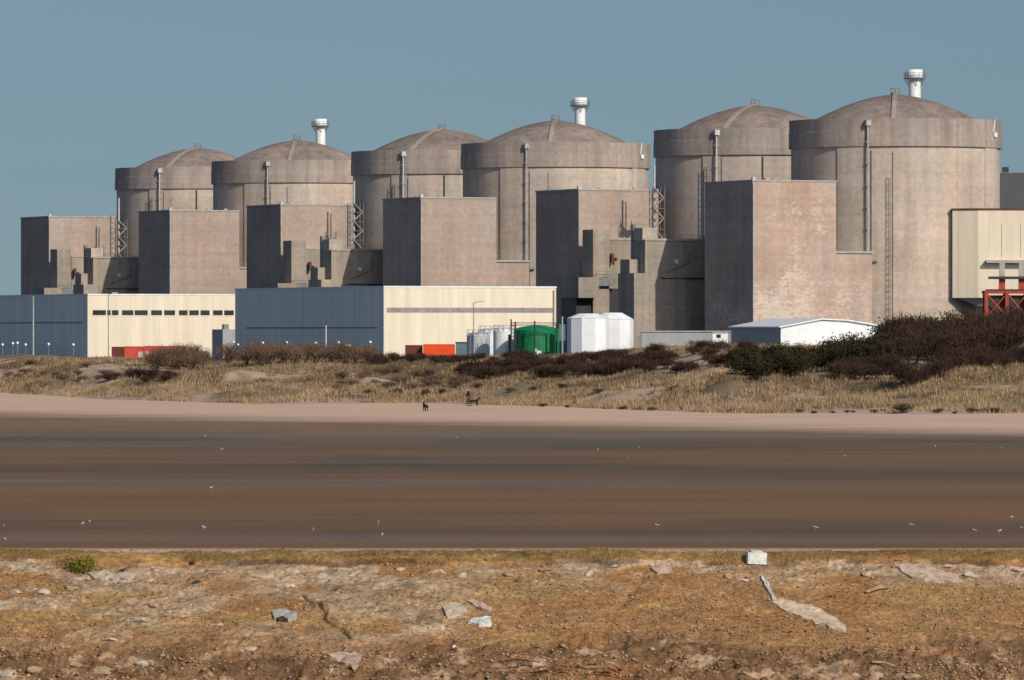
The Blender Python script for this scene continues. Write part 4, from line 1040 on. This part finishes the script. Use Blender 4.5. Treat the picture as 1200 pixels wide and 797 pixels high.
def gull_proto(loc, rz, label, group):
    t = thing('gull', loc, rz, label, 'gull', group)
    lofted('body', [(0,-.24,.20),(0,-.14,.24),(0,0,.27),(0,.10,.29),(0,.15,.34),(0,.18,.40),(0,.23,.41),(0,.26,.40)], [(.02,.015),(.07,.06),(.095,.085),(.075,.07),(.05,.05),(.05,.048),(.04,.035),(.012,.012)], M['gull'], t)
    for s_ in (-1, 1):
        lofted('wing', [(s_*.02,-.34,.24),(s_*.075,-.12,.28),(s_*.095,.02,.30),(s_*.06,.10,.31)], [(.012,.015),(.03,.05),(.03,.06),(.01,.02)], M['gullgrey'], t, 8)
        MB().tube((s_*.035,0,.20), (s_*.035,.01,.01), 0.010, 5).tube((s_*.035,-.02,.006), (s_*.035,.06,.006), 0.012, 5).build('leg', M['bill'], t)
    lofted('bill', [(0,.255,.40),(0,.30,.395),(0,.325,.385)], [.014,.011,.003], M['bill'], t, 6)
    return t
gl = 'white gull standing on the wet sand'; gg = 'gulls scattered over the wet sand'
GP = [(260,528),(240,512),(247,574),(105,613),(97,616),(4,618),(6,635),(239,621),(536,514),(367,623),(443,615),(448,629),(701,528),(749,526),(956,621),(770,618),(1096,524),(1174,526),(1186,608),(1142,624),(1171,625),(1068,617),(1197,621),(735,538),(990,536)]
g0 = None
for i, (px, py) in enumerate(GP):
    p = on_beach(px, py)
    if g0 is None: g0 = gull_proto(p, 1.2, gl, gg); g0.scale = (0.38,) * 3
    else: copy_tree(g0, p, rs.uniform(0, 6.28), scale=rs.uniform(0.26, 0.36))

# ------------------------------------------------------------------ things on the near bank
def stone_mat(name, col): return toned2(name, col)
def toned2(name, col):
    b = NB(name); P = b.pos()
    a = b.ramp(b.noise(P, 4.0, 6, 0.7), [(0.3, 0.5), (0.5, 0.9), (0.7, 1.22)])
    return b.done(b.mix(A(col), a), 0.9, 0.1, b.noise(P, 9.0, 5), 0.6, 0.04)
M['palestone'] = toned2('pale_stone', (0.48, 0.38, 0.29)); M['pinkstone'] = toned2('pinkish_stone', (0.50, 0.36, 0.27))
M['whiteblock'] = toned2('white_block', (0.64, 0.62, 0.56)); M['tanstone'] = toned2('tan_stone', (0.40, 0.27, 0.165))
M['bluescrap'] = toned2('bluish_scrap', (0.36, 0.36, 0.32)); M['deadwood'] = toned2('dead_wood', (0.30, 0.15, 0.06))
M['graywood'] = toned2('bleached_wood', (0.60, 0.55, 0.50)); M['creamstone'] = toned2('cream_stone', (0.60, 0.45, 0.31)); M['darkhole'] = toned2('dark_stone', (0.07, 0.05, 0.04))
def bank_at(px, py):
    D = np.linspace(201.5, 213, 2400); X = (px - 600) / F * D; zr = CAMZ - (py - HOR) * D / F
    k = np.nonzero(bank_z(X, D) >= zr)[0]; k = k[0] if len(k) else len(D) - 1
    return Vector((X[k], D[k], float(bank_z(X[k:k+1], D[k:k+1])[0])))
def rock(seed, sx, sy, sz, sub=2, rough=0.35):
    import bmesh
    bm = bmesh.new(); bmesh.ops.create_icosphere(bm, subdivisions=sub, radius=0.5)
    r = random.Random(seed); pl = [(Vector((r.gauss(0, 1), r.gauss(0, 1), r.gauss(0, 1))).normalized(), r.uniform(0.24, 0.42)) for _ in range(11)]
    for v in bm.verts:
        for n_, d in pl:
            q = v.co.dot(n_)
            if q > d: v.co -= n_ * (q - d)
        v.co *= 1 + r.uniform(-rough, rough) * 0.18
        v.co.x *= sx; v.co.y *= sy; v.co.z *= sz
    me = bpy.data.meshes.new('stone'); bm.to_mesh(me); bm.free(); return me
def stone(name, px, py, w_, d_, h_, mat, label, cat, seed, rz=0.0, tilt=(0, 0), group=None, sink=0.25):
    p = bank_at(px, py); o = bpy.data.objects.new(name, rock(seed, w_ * 1.25, d_ * 1.25, h_ * 1.3)); COL.objects.link(o)
    o.data.materials.append(M[mat]); o.location = p + Vector((0, 0, h_ * (0.28 - sink))); o.rotation_euler = (tilt[0], tilt[1], rz)
    return tag(o, label, cat, group)
m37 = 210 / F
# white block on the lip
p = bank_at(886, 659); t = MB().box(-.31, .31, -.2, .2, -.05, .32).box(-.2, .16, -.16, .16, .32, .38).box(.08, .26, -.22, -.2, -.05, .05)
ob = t.build('white_block', M['whiteblock']); ob.location = p; ob.rotation_euler = (0.05, 0.04, 0.15); tag(ob, 'chipped whitish block sitting on the lip of the bank', 'block')
# long pale slab split along the slope
def slab(pts, mat, name, label, cat, th=0.12):
    mb = MB(); fine = []; rj = random.Random(int(pts[0][0] * 7))
    for (xa, ya), (xb, yb) in zip(pts, pts[1:] + pts[:1]):      # broken, uneven outline
        m_ = max(2, int(math.hypot(xb - xa, yb - ya) / 5))
        for i in range(m_):
            f = i / m_; fine.append((xa + (xb - xa) * f + rj.uniform(-1.3, 1.3), ya + (yb - ya) * f + rj.uniform(-0.9, 0.9)))
    top = [bank_at(*q) + Vector((0, -0.03, rj.uniform(0.03, 0.10))) for q in fine]
    n = len(top); vs = top + [v - Vector((0, -0.03, th + 0.12)) for v in top]
    cen = sum(top, Vector()) / n + Vector((0, 0, 0.02))
    vs = vs + [cen]
    mb.add(vs, [(k, (k + 1) % n, 2 * n) for k in range(n)] + [tuple(reversed(range(n, 2*n)))] + [(k, n + k, n + (k+1) % n, (k+1) % n) for k in range(n)])
    o = mb.build(name, M[mat]); return tag(o, label, cat)
slab([(903, 706), (915, 704), (935, 708), (955, 712), (972, 722), (990, 735), (991, 742), (978, 738), (962, 733), (940, 724), (920, 717)], 'creamstone', 'pale_slab', 'long pale concrete slab lying slantwise on the gravel slope', 'slab')
slab([(892, 676), (897, 680), (904, 692), (910, 704), (906, 706), (900, 694), (894, 683)], 'graywood', 'bleached_plank', 'narrow bleached plank leaning above the long pale slab', 'plank', 0.05)
slab([(519, 712), (527, 709), (540, 709), (546, 716), (540, 722), (524, 725)], 'palestone', 'flat_stone', 'rough pale flat stone, upper of the pair on the slope', 'stone')
slab([(547, 704), (556, 705), (576, 714), (572, 718), (558, 714)], 'pinkstone', 'flat_stone', 'thin pinkish flat stone beside the pair of pale stones', 'stone')
slab([(547, 730), (556, 726), (574, 724), (576, 733), (562, 735)], 'whiteblock', 'flat_stone', 'whitish wedge shaped flat stone, lower of the pair', 'stone')
slab([(319, 719), (330, 717), (347, 719), (349, 725), (338, 728), (321, 727)], 'bluescrap', 'metal_scrap', 'bluish curled metal scrap stuck in the crust', 'scrap')
slab([(323, 724), (330, 722), (339, 724), (337, 729), (326, 729)], 'darkhole', 'dark_stone', 'small dark stone wedged under the bluish scrap', 'stone')
slab([(384, 768), (400, 766), (426, 768), (420, 777), (404, 780), (392, 775)], 'pinkstone', 'flat_stone', 'pinkish flat slab lying at the rubble foot', 'stone')
slab([(1048, 664), (1070, 662), (1100, 668), (1124, 676), (1122, 684), (1090, 682), (1068, 678)], 'pinkstone', 'crust_slab', 'broad pale crust slab under the lip beyond the long slab', 'slab')
slab([(762, 666), (786, 665), (789, 671), (770, 673)], 'pinkstone', 'crust_slab', 'short pink crust slab just below the lip in the middle', 'slab')
slab([(102, 674), (120, 671), (160, 674), (150, 680), (112, 680)], 'palestone', 'crust_slab', 'flat grey crust slab beside the yellow green tuft', 'slab')
stones = [(343,671,.5,.3,.22,'pinkstone'),(376,677,.38,.3,.25,'palestone'),(390,681,.3,.25,.2,'pinkstone'),(512,671,.7,.3,.2,'pinkstone'),(541,675,.42,.3,.2,'palestone'),(594,674,.4,.3,.15,'tanstone'),
 (690,673,.34,.26,.24,'pinkstone'),(1017,673,.38,.3,.18,'palestone'),(1047,691,.4,.3,.2,'tanstone'),(1136,675,.5,.3,.22,'palestone'),(1110,664,.4,.3,.14,'palestone'),(1192,668,.45,.3,.2,'pinkstone'),
 (20,695,.42,.3,.2,'palestone'),(36,692,.4,.3,.16,'pinkstone'),(52,695,.5,.35,.24,'palestone'),(83,690,.4,.3,.2,'tanstone'),(165,727,.9,.5,.2,'palestone'),(130,750,.5,.3,.16,'palestone'),(180,711,.34,.3,.24,'tanstone'),
 (294,761,.4,.3,.24,'pinkstone'),(258,733,.26,.2,.14,'palestone'),(416,783,.3,.3,.22,'tanstone'),(532,758,.16,.14,.14,'whiteblock'),(44,786,.6,.4,.3,'tanstone'),(10,790,.5,.4,.3,'palestone'),(120,788,.7,.5,.3,'tanstone'),(87,780,.5,.4,.26,'tanstone'),(165,778,.4,.3,.3,'palestone'),
 (870,681,.4,.3,.2,'pinkstone'),(853,676,.34,.3,.18,'tanstone'),(1026,795,.6,.4,.3,'tanstone'),(1068,795,.5,.4,.25,'tanstone'),(628,780,.5,.3,.15,'palestone'),(225,660,.2,.2,.1,'darkhole'),(145,669,.3,.2,.12,'darkhole'),(232,683,.3,.2,.14,'darkhole'),(470,668,.3,.2,.14,'pinkstone'),(640,668,.5,.3,.14,'tanstone'),(720,664,.4,.3,.12,'pinkstone'),(925,741,.2,.2,.1,'darkhole')]
for i, (px, py, a, b_, c, m_) in enumerate(stones):
    cn = {'palestone': 'pale grey', 'pinkstone': 'pinkish', 'tanstone': 'tan', 'darkhole': 'dark', 'whiteblock': 'white'}[m_]
    if m_ == 'whiteblock': lb = 'tiny white pebble on the gravel slope'
    else: lb = f'{cn} broken stone lying loose on the rusty bank'
    stone('broken_stone', px, py, a, b_, c, m_, lb, 'stone', i + 3, rs.uniform(-.4, .4), (rs.uniform(-.2, .3), rs.uniform(-.15, .15)), f'{cn} broken stones on the bank')
# gravel on the slope (uncountable)
M['pebble'] = leaf_mat('gravel_pebbles', [(0.20, 0.115, 0.055), (0.36, 0.215, 0.115), (0.44, 0.29, 0.17), (0.30, 0.17, 0.08), (0.40, 0.28, 0.175), (0.14, 0.085, 0.05)])
r = np.random.default_rng(77); n = 45000
X = r.uniform(-18.5, 18.5, n); tt = r.uniform(0.75, 10.2, n)
ok = r.random(n) < (0.25 + 0.75 * sstep(0.42, 0.6, fbm(X / 1.5, tt / 0.9, 141, 3))) * (1 - 0.85 * crust_mask(X, 212 - tt)); X, tt = X[ok], tt[ok]; n = len(X)
sz = 0.016 + 0.022 * r.random(n) ** 2.0 + 0.05 * r.random(n) ** 14 + 0.05 * (tt > 6.8) * r.random(n) ** 4
Yp = 212 - tt; Zp = bank_z(X, Yp)
an = r.uniform(0, 6.28, n); base = np.array([(1,0,0),(0,1,0),(-1,0,0),(0,-1,0),(0,0,.7),(0,0,-.5)], float)
V = base[None] * r.uniform(0.6, 1.4, (n, 6, 1)) * sz[:, None, None]
ca, sa = np.cos(an)[:, None], np.sin(an)[:, None]
V = np.stack([V[..., 0] * ca * 1.25 - V[..., 1] * sa, V[..., 0] * sa * 1.25 + V[..., 1] * ca, V[..., 2]], -1) + np.stack([X, Yp, Zp + sz * 0.25], -1)[:, None]
T = np.array([(0,1,4),(1,2,4),(2,3,4),(3,0,4),(1,0,5),(2,1,5),(3,2,5),(0,3,5)])
T = (T[None] + 6 * np.arange(n)[:, None, None]).reshape(-1, 3)
o = bpy.data.objects.new('gravel', tri_mesh('gravel', V.reshape(-1, 3), T, [M['pebble']])); COL.objects.link(o)
tag(o, 'loose rusty gravel and pebbles over the near bank', 'gravel', kind='stuff')
# dead branches at the rubble foot
p = bank_at(655, 785)
t = thing('dead_branches', p, 0, 'tangle of rusty dead branches at the foot of the bank', 'branches'); r3 = random.Random(9)
for i in range(14):
    a = Vector((r3.uniform(-1.6, 2.2), r3.uniform(-.4, .3), r3.uniform(0.0, .3))); d = Vector((r3.uniform(.5, 1.3) * r3.choice((-1, 1)), r3.uniform(-.3, .3), r3.uniform(-.25, .3)))
    q = a + d * .5 + Vector((0, 0, .08)); MB().tube(a, q, .035, 5, .028).tube(q, a + d, .028, 5, .012).build('branch', M['deadwood'], t)
for a_, b_, lb in (((1015, 696), (1045, 690), 'thin pale stick below the broken crust'), ((1022, 778), (1050, 783), 'pale driftwood stick at the dark foot of the bank')):
    p, q = bank_at(*a_) + Vector((0, -.05, .06)), bank_at(*b_) + Vector((0, -.05, .06))
    o = MB().tube(p, (p + q) / 2 + Vector((0, 0, .05)), .045, 6, .04).tube((p + q) / 2 + Vector((0, 0, .05)), q, .04, 6, .02).build('driftwood_stick', M['tanstone']); tag(o, lb, 'stick')
# yellow green tuft
M['yellowgreen'] = leaf_mat('yellow_green_leaf', [(0.16, 0.14, 0.02), (0.30, 0.24, 0.03), (0.22, 0.20, 0.03), (0.34, 0.26, 0.05)])
p = bank_at(96, 671); r = np.random.default_rng(3); n = 900
t = thing('plant_tuft', p, 0, 'yellow green plant tuft on the lip of the bank', 'plant')
c = r.normal(0, 1, (n, 3)) * np.array([.22, .15, .13]) + np.array([0, 0, .22]); c[:, 2] = np.abs(c[:, 2])
d = r.normal(0, 1, (n, 3)); d[:, 2] = np.abs(d[:, 2]); d /= np.linalg.norm(d, axis=1)[:, None]; s_ = np.cross(d, r.normal(0, 1, (n, 3))); s_ /= np.linalg.norm(s_, axis=1)[:, None]
V = np.stack([c - s_ * .018, c + s_ * .018, c + d * .12], 1).reshape(-1, 3)
o = bpy.data.objects.new('leaves', tri_mesh('leaves', V, np.arange(len(V)).reshape(-1, 3), [M['yellowgreen']])); COL.objects.link(o); o.parent = t
sb = MB()
for i in range(7): sb.tube((0, 0, -.05), (r.uniform(-.25, .25), r.uniform(-.1, .1), r.uniform(.2, .36)), .01, 4)
sb.build('stems', M['deadwood'], t)
M['lipgrass'] = leaf_mat('rusty_grass', [(0.13, 0.085, 0.03), (0.27, 0.17, 0.065), (0.34, 0.22, 0.10), (0.18, 0.13, 0.045)])
# dry tufts along the lip (uncountable)
n = 26000; X = r.uniform(-19, 19, n); tt = 0.2 + 0.65 * r.random(n); ok = fbm(X / 0.9, tt * 2, 131, 3) > 0.50; X, tt = X[ok], tt[ok]; n = len(X)
Yg = 212 - tt; Zg = bank_z(X, Yg) - 0.01; Hh = r.uniform(.03, .11, n) * (0.4 + 1.2 * fbm(X / 0.7, tt * 3, 133, 3)); a = r.uniform(0, 6.28, n)
V = np.stack([np.stack([X - .012, Yg, Zg], -1), np.stack([X + .012, Yg, Zg], -1), np.stack([X + np.cos(a) * Hh * .5, Yg + np.sin(a) * Hh * .5, Zg + Hh], -1)], 1).reshape(-1, 3)
o = bpy.data.objects.new('lip_grass', tri_mesh('lip_grass', V, np.arange(len(V)).reshape(-1, 3), [M['lipgrass']])); COL.objects.link(o)
tag(o, 'short dry grass along the lip of the bank', 'grass', kind='stuff')
